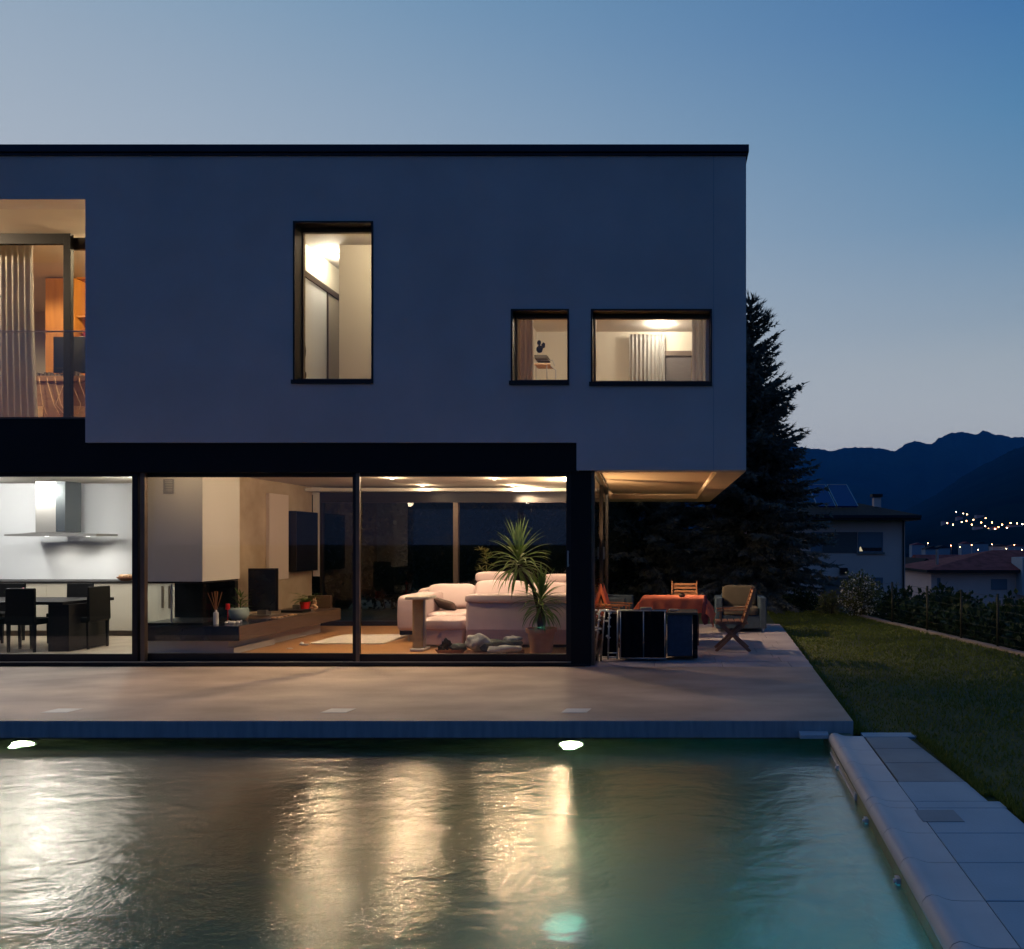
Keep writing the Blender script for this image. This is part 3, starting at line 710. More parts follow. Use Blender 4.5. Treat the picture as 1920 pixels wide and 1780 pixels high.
# reed diffuser
cx_, cy_ = X(405, 11.15), 11.15
t_ = thing('reed_diffuser', 'white reed diffuser with brown sticks in front of the fireplace glass', 'diffuser', (cx_, cy_, .431))
MB().lathe([(.034, 0), (.034, .16), (.03, .175), (.014, .185), (.014, .21)], (cx_, cy_, .431), 16).build('bottle', M['white_ceramic'], t_, smooth=False)
b = MB()
for k in range(9):
    a = -.32 + .08*k; b.tube([(cx_, cy_, .60), (cx_+.30*math.sin(a), cy_+rnd.uniform(-.05, .05), .60+.31*math.cos(a))], .003, 5)
b.build('reeds', M['stick'], t_)
cx_ = X(427, 11.4)
o = MB().lathe([(.024, 0), (.024, .02), (.006, .03), (.006, .19), (.03, .195), (.03, .27), (.028, .28)], (cx_, 11.4, .431), 12).build('candle', M['red_pot'], smooth=False); tag(o, 'slim red candle holder between the diffuser and the celadon bowl', 'candle')
b = MB()
for k in range(16): b.blob((X(rnd.uniform(412, 448), 11.3), 11.2+rnd.random()*.25, .445), rnd.uniform(.015, .035), rnd.uniform(.015, .03), rnd.uniform(.012, .02), 8, 6, nz=.4, seed=k)
o = b.build('seashells', M['white_ceramic'], smooth=True); tag(o, 'scattering of white seashells on the hearth in front of the celadon bowl', 'shells', kind='stuff')
b = MB()
for k in range(10): b.blob((-6.62+rnd.random()*.1, 12.0+rnd.random()*.7, .44), .03, .05, .013, 8, 6, nz=.4, seed=k+30)
o = b.build('pebbles', M['coral'], smooth=True); tag(o, 'row of beige shells and pebbles along the shelf edge before the television', 'pebbles', kind='stuff')
# fern in red pot
cx_, cy_ = X(572, 13.45), 13.45
t_ = thing('potted_plant', 'bushy green fern in a bright red pot near the far end of the shelf', 'plant', (cx_, cy_, .431))
MB().lathe([(.065, .012), (.088, .15), (.092, .155), (.082, .155), (.08, .13), (0, .13)], (cx_, cy_, .431), 24, capt=False).build('pot', M['red_pot'], t_, smooth=False)
MB().lathe([(.10, 0), (.15, .008), (.15, .011), (.09, .011)], (cx_, cy_, .431), 24).build('saucer', M['white_ceramic'], t_)
b = MB()
for k in range(26):
    a = rnd.random()*6.28; d = Vector((math.cos(a), math.sin(a), rnd.uniform(.5, 1.6))).normalized(); L = rnd.uniform(.22, .42)
    p = Vector((cx_, cy_, .57)); dv = d.copy()
    for s_ in range(9):
        q_ = p + dv*L/9; side = dv.cross(Vector((0, 0, 1))).normalized()
        for sg in (-1, 1): b.blade(p, (side*sg + dv*.5), .075*(1-s_/11), .020, .5, 2)
        p = q_; dv = (dv + Vector((0, 0, -.17))).normalized()
b.build('foliage', M['fern_leaf'], t_)
b = MB(); 
for k in range(12): b.blob((X(590, 13.5)+rnd.gauss(0, .025), 13.5+rnd.gauss(0, .02), .46+k*.015), .045*(1-k/15), .04*(1-k/15), .03, 8, 6, nz=.5, seed=k)
o = b.build('coral_figure', M['coral'], smooth=True); tag(o, 'beige coral figure beside the red flower pot', 'ornament')

# -- kitchen
kt = thing('kitchen_counter', 'long cream kitchen base unit with thin dark worktop against the white wall', 'counter', (-11, 13.5, 0))
MB().box(-14, -8.2, 13.25, 13.99, .013, .11).build('plinth', M['bronze_frame'], kt)
b = MB()
for k in range(6): b.box(-14+k*.966+.002, -14+(k+1)*.966-.002, 13.18, 13.98, .112, .93)
b.build('doors', M['cream_lacquer'], kt, bevel=.002)
MB().box(-14, -8.2, 13.16, 13.98, .932, .955).build('worktop', M['dark_metal'], kt)
hd = thing('range_hood', 'stainless steel island hood with wide flat plate above the worktop', 'range hood', (-11, 13.6, 1.7))
xa, xb = X(80, 13.6), X(135, 13.6)
b = MB(); b.box(xa, xb, 13.45, 13.8, 1.80, CL-.001); b.build('chimney', M['steel'], hd, bevel=.004)
b = MB(); b.box(xb-.16, xb+.002, 13.446, 13.8, 1.81, CL-.002); b.build('side_panel', mat('dark_steel', (.20, .22, .22), .25, metal=.8), hd)
b = MB(); b.extr([(X(27, 13.5), 1.735), (X(197, 13.5), 1.735), (X(197, 13.5), 1.775), (X(135, 13.5), 1.79), (X(80, 13.5), 1.80), (X(60, 13.5), 1.78), (X(27, 13.5), 1.765)], 'y', 13.30, 13.8); b.build('plate', M['steel'], hd)
for px in (88, 165):
    t_ = thing('hood_lamp', 'small round lamp in the underside of the range hood, %s side' % ('left' if px < 100 else 'right'), 'lamp', (X(px, 13.5), 13.5, 1.734))
    MB().lathe([(.03, 0), (.03, -.004), (0, -.004)], (X(px, 13.5), 13.5, 1.733), 16, capt=False, capb=False).build('lens', M['lamp_cool'], t_)
    l = bpy.data.lights.new('bulb_light', 'SPOT'); l.energy = 26; l.color = (1, .93, .84); l.spot_size = R(160); l.spot_blend = 1; l.shadow_soft_size = .05
    lo = bpy.data.objects.new('bulb_light', l); C.objects.link(lo); lo.parent = t_; lo.location = (0, .1, -.01)
bw = thing('bread_basket', 'small brown basket of bread at the right end of the worktop', 'basket', (X(236, 13.4), 13.4, .956))
MB().lathe([(.07, 0), (.13, .05), (.135, .07), (.1, .06)], (X(236, 13.4), 13.4, .956), 16, capt=True).build('bowl', M['basket'], bw)
b = MB()
for k in range(4): b.blob((X(230+k*4, 13.4), 13.38+.04*(k % 2), 1.04), .05, .04, .03, 10, 8, nz=.2, seed=k)
b.build('bread', M['coral'], bw, smooth=True)

dt = thing('dining_table', 'long black dining table on a broad slab leg in front of the kitchen', 'table', (X(60, 11.7), 11.7, .012))
MB().box(-13.4, X(163, 11.7), 11.25, 12.25, .705, .75).build('tabletop', M['black_wood'], dt, bevel=.004)
MB().box(X(88, 11.3), X(127, 11.3), 11.32, 12.1, .013, .704).build('leg', M['black_wood'], dt, bevel=.003)
MB().box(-12.9, -12.6, 11.32, 12.1, .013, .704).build('leg', M['black_wood'], dt, bevel=.003)
def dchair(lab, x, y, rz):
    t = thing('dining_chair', lab, 'chair', (0, 0, 0), 0, 'black leather dining chairs')
    MB().box(-.215, .215, -.22, .22, .40, .48).build('seat', M['black_leather'], t, bevel=.015)
    b = MB(); b.extr([(-.235, .42), (-.185, .42), (-.19, .94), (-.225, .94)], 'x', -.215, .215); b.build('backrest', M['black_leather'], t, bevel=.012)
    for sx_ in (-1, 1):
        for sy in (-1, 1):
            b = MB(); b.tube([(sx_*.19, sy*.195, 0), (sx_*.19, sy*.195, .41)], [.018, .026], 4); b.build('leg', M['black_wood'], t)
    t.location = (x, y, .012); t.rotation_euler = (0, 0, rz); return t
c0 = dchair('black dining chair seen squarely from behind, left of the slab table leg', X(43, 11.25), 11.42, 0)
def place(o, lab, x, y, rz, z=None):
    c = copy_tree(o); c['label'] = lab; c.location = (x, y, o.location.z if z is None else z); c.rotation_euler = (0, 0, rz); return c
place(c0, 'black dining chair at the right end of the dining table, seen side on', X(174, 11.9), 11.75, R(90))
place(c0, 'black dining chair on the far side of the table, only its back top showing', X(127, 12.4), 12.45, R(180))
place(c0, 'black dining chair cut by the left edge of the photo, far side of the table', X(-3, 12.4), 12.45, R(180))
place(c0, 'black dining chair cut by the left edge of the photo, near side of the table', X(-28, 11.25), 11.42, 0)
fl = thing('flower_bowl', 'low arrangement of pink flowers and leaves on the black dining table', 'flowers', (X(28, 11.9), 11.9, .752))
MB().lathe([(.05, 0), (.09, .03), (.10, .05)], (X(28, 11.9), 11.9, .752), 16).build('bowl', M['white_ceramic'], fl)
b = MB(); leafy_rosette(b, (X(28, 11.9), 11.9, .79), 34, .15, .02, .6, 1.0, rnd, 3); b.build('foliage', M['fern_leaf'], fl)
b = MB()
for k in range(12): b.blob((X(30, 11.9)+rnd.gauss(0, .06), 11.9+rnd.gauss(0, .05), .85+rnd.random()*.05), .018, .018, .015, 8, 6, nz=.4, seed=k)
b.build('blossom', M['flower_pink'], fl, smooth=True)

# -- living room furniture
pk = M['pink_leather']
s1 = thing('sofa', 'pink leather corner sofa along the rear window with chaise and scatter cushions', 'sofa', (-4.3, 13.6, .012))
def xat(px, y): return X(px, y)
ax0, ax1 = xat(752, 12.7), xat(803, 12.7)
MB().cushion(ax0, ax1, 12.45, 13.9, .17, .76, e=.22, nz=.02).build('armrest', pk, s1, smooth=True)
MB().cushion(ax1-.04, xat(885, 13.0), 12.6, 13.8, .20, .46, e=.25, seed=3).build('seat', pk, s1, smooth=True)
MB().cushion(xat(884, 13.0), xat(1060, 13.0), 12.9, 13.9, .20, .46, e=.25, seed=4).build('seat', pk, s1, smooth=True)
MB().box(ax0+.03, xat(1055, 12.8), 12.55, 14.0, .11, .20).build('base', M['black_wood'], s1, bevel=.01)
for px in (766, 862, 960):
    MB().tube([(xat(px, 12.6), 12.6, .012), (xat(px, 12.6), 12.6, .12)], .014, 8).build('leg', M['alu'], s1)
rt = Matrix.Rotation(R(-18), 3, 'X')
MB().cushion(xat(805, 13.6), xat(893, 13.6), 13.45, 13.75, .44, .88, e=.35, nz=.05, seed=5, rot=rt).build('back_cushion', pk, s1, smooth=True)
MB().cushion(xat(893, 13.7), xat(990, 13.7), 13.5, 13.8, .44, .94, e=.35, nz=.05, seed=6, rot=rt).build('back_cushion', pk, s1, smooth=True)
MB().cushion(xat(990, 13.7), xat(1075, 13.7), 13.5, 13.8, .44, .90, e=.35, nz=.05, seed=7, rot=rt).build('back_cushion', pk, s1, smooth=True)
MB().cushion(xat(788, 14.0), xat(1080, 14.0), 13.80, 14.15, .15, .82, e=.2, nz=.02, seed=8).build('backrest', pk, s1, smooth=True)
MB().cushion(xat(895, 13.95), xat(968, 13.95), 13.75, 13.97, .90, 1.10, e=.5, nz=.02, seed=9).build('headrest', pk, s1, smooth=True)
MB().cushion(xat(1020, 13.95), xat(1090, 13.95), 13.75, 13.97, .88, 1.06, e=.5, nz=.02, seed=10).build('headrest', pk, s1, smooth=True)
rt2 = Matrix.Rotation(R(16), 3, 'Y') @ Matrix.Rotation(R(-30), 3, 'X')
o = MB().cushion(xat(805, 13.0), xat(852, 13.0), 12.95, 13.3, .53, .60, e=.5, nz=.06, seed=12, rot=rt2).build('scatter_cushion', M['brown_cushion'], smooth=True); tag(o, 'flat grey brown cushion lying tilted on the pink sofa', 'cushion')
ot = thing('ottoman', 'square pink leather ottoman with thick pad right of the scratching post', 'ottoman', (xat(835, 12.0), 12.0, .012))
MB().cushion(xat(790, 12.0), xat(877, 12.0), 11.75, 12.5, .27, .44, e=.28, seed=13).build('pad', pk, ot, smooth=True)
MB().box(xat(794, 12.0), xat(874, 12.0), 11.80, 12.45, .04, .275).build('body', pk, ot, bevel=.02, seg=3)
s2 = thing('armchair_sofa', 'second pink leather sofa seen from behind near the window with folded headrest', 'sofa', (xat(970, 11.9), 12.0, .012))
x0_, x1_ = xat(876, 11.75), -1.52
b = MB(); b.extr([(11.70, .06), (12.0, .06), (12.02, .70), (11.92, .80), (11.78, .80), (11.66, .70), (11.64, .30)], 'x', x0_, x1_); b.build('backrest', pk, s2, bevel=.05, seg=4)
b = MB(); b.cushion(x0_-.03, x1_, 11.62, 11.98, .70, .83, e=.3, nz=.02, seed=14); b.build('headrest', pk, s2, smooth=True)
MB().cushion(x0_-.02, x0_+.25, 11.68, 12.6, .08, .66, e=.22, seed=15).build('armrest', pk, s2, smooth=True)
MB().cushion(x0_+.2, x1_, 11.95, 12.7, .10, .46, e=.25, seed=16).build('seat', pk, s2, smooth=True)
MB().box(x0_+.05, x1_, 11.75, 12.5, .02, .10).build('base', M['black_wood'], s2)

cp = thing('scratching_post', 'tall sisal cat scratching post with flat plush top in front of the sofa', 'cat tree', (xat(788, 11.45), 11.45, .012))
MB().tube([(xat(785, 11.45), 11.45, .05), (xat(785, 11.45), 11.45, .77)], .088, 24).build('post', M['sisal'], cp, smooth=False)
MB().box(xat(798, 11.5), xat(801, 11.5), 11.40, 11.46, .05, .79).build('edge_strip', M['alu'], cp)
MB().cushion(xat(766, 11.45), xat(812, 11.45), 11.25, 11.65, .775, .83, e=.25).build('platform', M['rug'], cp, smooth=True)
MB().cushion(xat(774, 11.45), xat(800, 11.45), 11.3, 11.62, .013, .055, e=.2).build('base', M['rug'], cp, smooth=True)

# baskets with rolled blankets by the glass
bk = thing('basket', 'low brown basket with a crumpled dark toy and cloth beside the scratching post', 'basket', (xat(845, 10.95), 10.95, .012))
MB().lathe([(.14, 0), (.20, .08), (.205, .09), (.19, .085), (.17, .05), (0, .05)], (xat(845, 10.95), 10.95, .013), 24, sx=1.1, sy=.7, capt=False).build('tray', M['basket'], bk)
b = MB(); b.blob((xat(838, 10.95), 10.95, .17), .07, .06, .07, 16, 12, nz=.5, seed=3); b.blob((xat(828, 10.95), 10.95, .12), .05, .05, .05, 16, 12, nz=.5, seed=9); b.build('plush_toy', M['black_fabric'], bk, smooth=True)
b = MB(); b.blob((xat(858, 10.95), 10.95, .12), .11, .09, .06, 24, 16, nz=.5, seed=5); b.build('cloth', M['dark_blanket'], bk, smooth=True)
bk = thing('blanket_pile', 'pile of rolled grey and dark green blankets on a low wooden tray inside the glass', 'blankets', (xat(925, 10.95), 10.95, .012))
MB().box(xat(874, 10.95), xat(978, 10.95), 10.8, 11.15, .013, .07).build('tray', M['basket'], bk, bevel=.01)
MB().blob((xat(897, 10.95), 10.95, .20), .17, .13, .115, 28, 18, nz=.35, seed=21).build('blanket', M['grey_blanket'], bk, smooth=True)
MB().blob((xat(938, 10.95), 10.97, .15), .30, .13, .085, 36, 20, e=.7, nz=.35, seed=25).build('blanket', M['dark_blanket'], bk, smooth=True)
MB().blob((xat(945, 10.95), 10.88, .11), .26, .10, .055, 36, 20, e=.7, nz=.4, seed=28).build('blanket', M['grey_blanket'], bk, smooth=True)
MB().blob((xat(960, 10.95), 10.97, .24), .12, .07, .045, 24, 16, nz=.4, seed=31).build('blanket', M['grey_blanket'], bk, smooth=True)

# yucca in terracotta pot
cx_, cy_ = xat(1015, 11.25), 11.25
yu = thing('yucca_plant', 'large two headed yucca in a terracotta pot just inside the glass door', 'plant', (cx_, cy_, .012))
MB().lathe([(.155, 0), (.20, .29), (.225, .295), (.228, .355), (.205, .355), (.19, .30), (0, .30)], (cx_, cy_, .013), 32, capt=False).build('pot', M['terracotta'], yu)
MB().lathe([(0, 0), (.19, 0)], (cx_, cy_, .325), 24, capb=False, capt=False).build('soil', M['soil'], yu)
b = MB(); tr1 = [(cx_-.02, cy_, .32), (cx_-.04, cy_, .65), (cx_-.12, cy_+.02, .95), (xat(985, 11.25), cy_, 1.15), (xat(976, 11.25), cy_, 1.30)]
b.tube(tr1, [.035, .032, .03, .028, .03], 10); b.tube([(cx_+.04, cy_-.02, .32), (cx_+.03, cy_-.05, .55), (xat(1018, 11.25), cy_-.05, .70)], [.028, .026, .028], 10)
b.build('trunk', M['bark'], yu, smooth=True)
b = MB(); rnd = random.Random(23)
def crown(c, n, L, rnd, wd=.032):
    for i in range(n):
        tt = (i+.5)/n; a = i*2.399 + rnd.uniform(-.2, .2)
        el = R(86 - 118*tt**.85) + rnd.uniform(-.12, .12)
        d = Vector((math.cos(a)*math.cos(el), math.sin(a)*math.cos(el), math.sin(el)))
        st = Vector(c) + Vector((0, 0, .10 - .26*tt)) + d*.02
        b.blade(st, d, L*rnd.uniform(.8, 1.15)*(1.0 if tt < .8 else .85), wd*rnd.uniform(.8, 1.15), .30 + 1.9*tt*rnd.uniform(.6, 1.4), 8, fold=.2)
crown((xat(972, 11.25), cy_, 1.36), 92, .56, rnd, .036)
crown((xat(1016, 11.25), cy_-.05, .76), 80, .44, rnd, .034)
b.build('foliage', M['yucca_leaf'], yu)
# second plant behind sofa
bp_ = thing('houseplant', 'dim leafy plant standing behind the sofa at the rear window', 'plant', (xat(912, 14.45), 14.45, .012))
MB().lathe([(.12, 0), (.16, .3), (.15, .3)], (xat(912, 14.45), 14.45, .013), 20).build('pot', M['black_wood'], bp_)
b = MB(); b.tube([(xat(912, 14.45), 14.45, .3), (xat(912, 14.45), 14.45, 1.2)], .012, 6)
for k in range(9): leafy_rosette(b, (xat(912, 14.45)+rnd.gauss(0, .06), 14.45, 1.0+k*.06), 12, .16, .03, .8, 1, rnd, 3)
b.build('foliage', M['shrub_leaf'], bp_)
o = MB().cushion(xat(622, 12.9), xat(752, 12.9), 12.15, 13.35, .013, .03, e=.08).build('rug', M['rug'], smooth=False); tag(o, 'cream rug on the parquet in front of the pink sofa', 'rug')
b = MB(); b.blob((xat(566, 12.0), 12.0, .04), .035, .03, .03, 12, 8, nz=.5, seed=2); b.blob((xat(575, 12.0), 11.98, .03), .05, .02, .015, 12, 8, nz=.5, seed=5); o = b.build('cat_toy', M['white_ceramic'], smooth=True); tag(o, 'crumpled white cat toy on the parquet near the rug corner', 'toy')
b = MB(); b.blob((xat(543, 11.6), 11.6, .02), .05, .03, .01, 12, 8, nz=.5, seed=2); o = b.build('paper_scrap', M['white_ceramic'], smooth=True); tag(o, 'flat white scrap on the parquet, nearer the glass than the cat toy', 'scrap')

# -- ceiling downlights
LW = (1.0, .72, .46); LC = (1.0, .98, .95)
def lamp(x, y, z, power, col, label, group, beam=0, aim=(0, 0, 0), cone=125, r=.045, parent_mat='lamp_warm', ring=.055):
    t = thing('ceiling_lamp', label, 'lamp', (x, y, z), 0, group)
    MB().lathe([(ring, -.002), (ring, -.012), (ring-.01, -.014), (ring-.012, -.004)], (x, y, z), 20, capt=False, capb=False).build('ring', M['alu'], t)
    MB().lathe([(0, -.026), (ring*.45, -.022), (ring*.75, -.010), (ring-.013, 0)], (x, y, z-.003), 20, capt=False, capb=False).build('bulb', M[parent_mat], t)
    l = bpy.data.lights.new('bulb_light', 'POINT'); l.energy = power; l.color = col; l.shadow_soft_size = r
    lo = bpy.data.objects.new('bulb_light', l); C.objects.link(lo); lo.parent = t; lo.location = (0, 0, -.055)
    if beam:
        l = bpy.data.lights.new('beam', 'SPOT'); l.energy = beam; l.color = col; l.shadow_soft_size = .03; l.spot_size = R(cone); l.spot_blend = .8
        lo = bpy.data.objects.new('beam', l); C.objects.link(lo); lo.parent = t; lo.location = (0, 0, -.04); lo.rotation_euler = aim
    return t
def soffit_fill_lamp():  # lamp added out of sight behind the pier to warm the soffit
    x, y = -1.80, 12.35
    t = thing('soffit_fill_lamp', 'added fill lamp on a slim stand, hidden behind the black corner pier to light the soffit', 'lamp', (x, y, .013))
    MB().lathe([(.11, 0), (.11, .015), (.02, .025)], (x, y, .013), 20).build('base', M['dark_metal'], t)
    MB().tube([(x, y, .03), (x, y, 1.52)], .010, 8).build('pole', M['dark_metal'], t, smooth=True)
    MB().lathe([(.10, 0), (.085, .20)], (x, y, 1.46), 24, capt=False, capb=False).build('lamp_shade', M['beige_curtain'], t, smooth=True)
    l = bpy.data.lights.new('bulb_light', 'POINT'); l.energy = 115; l.color = (1, .62, .32); l.shadow_soft_size = .05
    lo = bpy.data.objects.new('bulb_light', l); C.objects.link(lo); lo.parent = t; lo.location = (0, 0, 1.62)
def panel_lamp(x, y, z, sx_, sy_, power, col, label, group):
    t = thing('ceiling_lamp', label, 'lamp', (x, y, z), 0, group)
    MB().box(x-sx_/2-.02, x+sx_/2+.02, y-sy_/2-.02, y+sy_/2+.02, z-.03, z-.002).build('housing', M['inner_white'], t, bevel=.003)
    l = bpy.data.lights.new('diffuser', 'AREA'); l.shape = 'RECTANGLE'; l.size = sx_; l.size_y = sy_; l.energy = power; l.color = col
    lo = bpy.data.objects.new('diffuser', l); C.objects.link(lo); lo.parent = t; lo.location = (0, 0, -.034)
    return t
lamp(X(735, 12.8), 12.8, CL, 10, LW, 'glowing ceiling spot, front left of the four seen over the sofas', 'living room ceiling spots', 140)
lamp(X(927, 12.9), 12.9, CL, 10, LW, 'glowing ceiling spot, front right of the four seen over the sofas', 'living room ceiling spots', 140)
lamp(X(792, 14.35), 14.35, CL, 10, LW, 'glowing ceiling spot, rear left of the four seen over the sofas', 'living room ceiling spots', 60)
lamp(X(961, 14.35), 14.35, CL, 10, LW, 'glowing ceiling spot, rear right of the four seen over the sofas', 'living room ceiling spots', 420, (R(66), 0, R(-40)), cone=100)
lamp(-5.4, 11.2, CL, 52, LW, 'ceiling spot hidden above the door head by the chimney breast', 'living room ceiling spots', 215, (R(-29), 0, 0), cone=86)
lamp(-4.1, 11.0, CL, 45, LW, 'ceiling spot hidden above the door head over the parquet', 'living room ceiling spots', 215, (R(-29), 0, 0), cone=86)
lamp(-2.5, 11.0, CL, 30, LW, 'ceiling spot hidden above the door head over the yucca', 'living room ceiling spots', 130, (R(-27), R(-24), 0), cone=84, r=.12)
lamp(-7.2, 10.42, CL, 9, LW, 'small added fill lamp hidden above the door head to brighten the chimney breast front', 'living room ceiling spots', r=.10)  # fill added to lift the front of the chimney breast
lamp(-2.2, 13.2, CL, 90, LW, 'ceiling spot near the glass corner, hidden behind the corner pier', 'living room ceiling spots', 950, (0, R(-67), 0), cone=72)
for k, x in enumerate((-12.6, -10.9, -9.2)):
    panel_lamp(x, 11.3, CL, 1.1, .5, 34, LC, ['kitchen ceiling lamp left of the hood, outside the photo', 'kitchen ceiling lamp in front of the hood', 'kitchen ceiling lamp right of the hood'][k], 'kitchen ceiling lamps')
for k, (x, y, pw_) in enumerate(((-12.2, 12.6, 130), (-10.2, 11.9, 60), (-8.95, 12.6, 140))):
    lamp(x, y, CL, pw_, LC, ['small kitchen ceiling spot hidden above the door head, far left', 'small kitchen ceiling spot hidden above the door head, near the hood', 'small kitchen ceiling spot hidden above the door head, near the chimney breast'][k], 'kitchen ceiling lamps', r=.12)

soffit_fill_lamp()
# ================================================================== upper rooms
b = MB(); b.box(-14, -5.81, 10.3, BY-.3, 3.221, 3.235); b.box(-5.81, BX-.32, 10.3, BY-.3, 3.221, 3.236); b.build('upper_floor', M['parquet'], house)
b = MB(); b.box(-14, -7.7, 11.1, 15, 6.13, 6.21); b.box(-7.69, XR-.35, 10.3, BY-.3, 6.13, 6.21); b.build('upper_ceiling', M['ceiling_white'], house)
b = MB()
b.box(-6.05, -5.86, 10.301, 17.0, 3.236, 6.13)                                    # left wall of the landing
b.box(X(636, 11.64), -3.45, 11.64, 11.80, 3.236, 6.13)                            # facing wall of the landing
b.box(-3.45, -3.35, 10.301, 16.4, 3.236, 6.13)
b.box(-3.35, .2, 16.4, 16.6, 3.236, 6.13); b.box(-5.86, -3.4, 16.0, 16.2, 3.236, 6.13)
b.box(-14, -7.7, 15.0, 15.2, 3.236, 6.13);
b.box(.16, .30, 10.301, 16.4, 3.236, 6.13)
b.build('upper_wall', mat('cream_wall', (.74, .67, .54), .8), house)
# landing wardrobe with sliding doors
wd = thing('wardrobe', 'built-in wardrobe with pale sliding doors seen through the tall window', 'wardrobe', (-5.8, 12.5, 3.236))
MB().bar((-5.80, 10.5, 5.63), (-5.86, 15.9, 5.63), .07, .09).build('top_rail', M['bronze_frame'], wd)
for k, (y0, y1, mn) in enumerate(((10.5, 11.36, 'beige_curtain'), (11.42, 12.15, 'white_lacquer'), (12.19, 13.2, 'cream_lacquer'), (13.24, 14.6, 'cream_lacquer'))):
    MB().box(-5.845, -5.80, y0, y1, 3.25, 5.58).build('sliding_door', M[mn], wd)
b = MB()
for y in (11.36, 12.15, 13.2): b.box(-5.845, -5.785, y+.004, y+.036, 3.25, 5.58)
b.build('door_profile', M['bronze_frame'], wd)
b = MB(); b.blob((-5.74, 11.30, 4.45), .03, .05, .24, 12, 10, nz=.3); b.blob((-5.74, 11.3, 4.1), .03, .06, .1, 12, 10, nz=.3); o = b.build('hanging_coat', M['black_fabric'], smooth=True); tag(o, 'dark garment hanging on the wardrobe behind the tall window', 'coat')
lamp(-5.62, 11.95, 6.13, 55, (1, .88, .68), 'round ceiling lamp behind the tall narrow window', 'upper floor ceiling lamps', r=.07, ring=.09)
lamp(-4.4, 10.7, 6.13, 75, (1, .82, .58), 'added fill lamp for the landing wall, hidden above the head of the tall window', 'upper floor ceiling lamps', r=.10, ring=.09)  # added out of view so the facing landing wall gets light
lamp(-.4, 11.2, 6.13, 125, (1, .90, .76), 'added fill lamp at the front of the corner bedroom, hidden above the wide window', 'upper floor ceiling lamps', r=.10, ring=.09)  # added near the window, out of view, to brighten the curtains
lamp(X(1238, 15.8), 15.8, 6.13, 60, (1, .88, .72), 'round ceiling lamp glowing behind the wide upper window', 'upper floor ceiling lamps', r=.10, ring=.13)
lamp(-2.5, 12.3, 6.13, 115, (1, .90, .76), 'round ceiling lamp above the small square window, hidden from view', 'upper floor ceiling lamps', r=.07, ring=.09)
lamp(-8.3, 12.0, 6.13, 300, (1, .74, .42), 'ceiling lamp of the room behind the loggia door', 'upper floor ceiling lamps', r=.07, ring=.09)
lamp(-11.2, 10.55, 6.09, 420, (1, .74, .46), 'ceiling spot of the loggia, left of the photo edge', 'upper floor ceiling lamps', r=.05)

def curtain(name, lab, x0, x1, y, z0, z1, m, folds, amp=.035, flare=0, seed=0):
    b = MB(); n = folds*8; rows = 12; rr = random.Random(seed); G = []
    ph = [rr.uniform(.7, 1.3) for _ in range(folds+1)]
    for j in range(rows+1):
        v = j/rows; row = []
        for i in range(n+1):
            u = i/n; k = int(u*folds)
            row.append(b.bm.verts.new((x0+(x1-x0)*u + flare*u*(1-v)**2, y + amp*ph[k]*math.sin(u*folds*2*math.pi)*(.55+.45*(1-v)), z0+(z1-z0)*v)))
        G.append(row)
    for j in range(rows):
        for i in range(n): b.bm.faces.new([G[j][i], G[j][i+1], G[j+1][i+1], G[j+1][i]])
    o = b.build(name, m, smooth=True); s = o.modifiers.new('thick', 'SOLIDIFY'); s.thickness = .004
    return tag(o, lab, 'curtain')
curtain('curtain', 'long grey white curtain behind the loggia door, flaring at the floor', X(-40, 11.45), X(62, 11.45), 11.45, 3.26, 6.08, M['curtain'], 9, flare=.09)
curtain('curtain', 'beige curtain at the left inside the small square window', X(955, 10.6), X(1000, 10.6), 10.60, 3.3, 6.08, M['beige_curtain'], 5, .03, seed=2)
curtain('curtain', 'pleated cream curtain hanging at the back wall behind the wide window', X(1180, 16.2), X(1247, 16.2), 16.2, 3.3, 6.02, M['curtain'], 9, .04, seed=3)
curtain('curtain', 'bright white curtain at the right inside the wide window', X(1298, 10.7), X(1345, 10.7), 10.7, 3.3, 6.08, foliage('sheer', (.8, .8, .8), (.85, .85, .85), 3, rough=.9, trans=.6), 5, .03, seed=4)
t_ = thing('blind_window', 'dark inner door with roller blind box beside the cream curtain', 'door', (X(1270, 16.3), 16.3, 3.24))
MB().box(X(1247, 16.35), X(1296, 16.35), 16.30, 16.39, 3.24, Z(668, 16.3)).build('door_leaf', M['brown_shutter'], t_)
MB().box(X(1246, 16.3), X(1297, 16.3), 16.26, 16.39, Z(668, 16.3), Z(659, 16.3)).build('blind_box', M['bronze_frame'], t_)
sf = thing('desk_lamp_table', 'small wire table with black toy and papers behind the small square window', 'side table', (X(1022, 14), 14, 4.2))
b = MB(); zz = Z(686, 14)
b.tube([(X(1005, 14), 14, zz), (X(1032, 14), 14, zz), (X(1042, 14), 14, zz-.08), (X(1040, 14), 14, 3.24)], .012, 6)
b.tube([(X(1005, 14), 14, 3.24), (X(1005, 14), 14, zz+.1), (X(1036, 14), 14, zz+.1), (X(1040, 14), 14, zz)], .010, 6)
b.tube([(X(1027, 14), 13.9, zz), (X(1030, 14), 13.9, 3.24)], .012, 6); b.build('wire_frame', M['alu'], sf)
MB().box(X(1005, 14), X(1033, 14), 13.85, 14.2, zz-.012, zz+.012).build('shelf', M['coral'], sf)
MB().box(X(1005, 14), X(1028, 14), 13.85, 14.2, zz+.10, zz+.16).build('papers', M['beige_fabric'], sf)
b = MB(); b.blob((X(1012, 14), 14, Z(655, 14)), .06, .06, .07, 14, 10, nz=.3); b.blob((X(1011, 14), 14, Z(643, 14)), .035, .04, .045, 14, 10, nz=.3); b.blob((X(1019, 14), 14, Z(648, 14)), .035, .04, .05, 14, 10, nz=.3); b.build('toy', M['black_fabric'], sf, smooth=True)

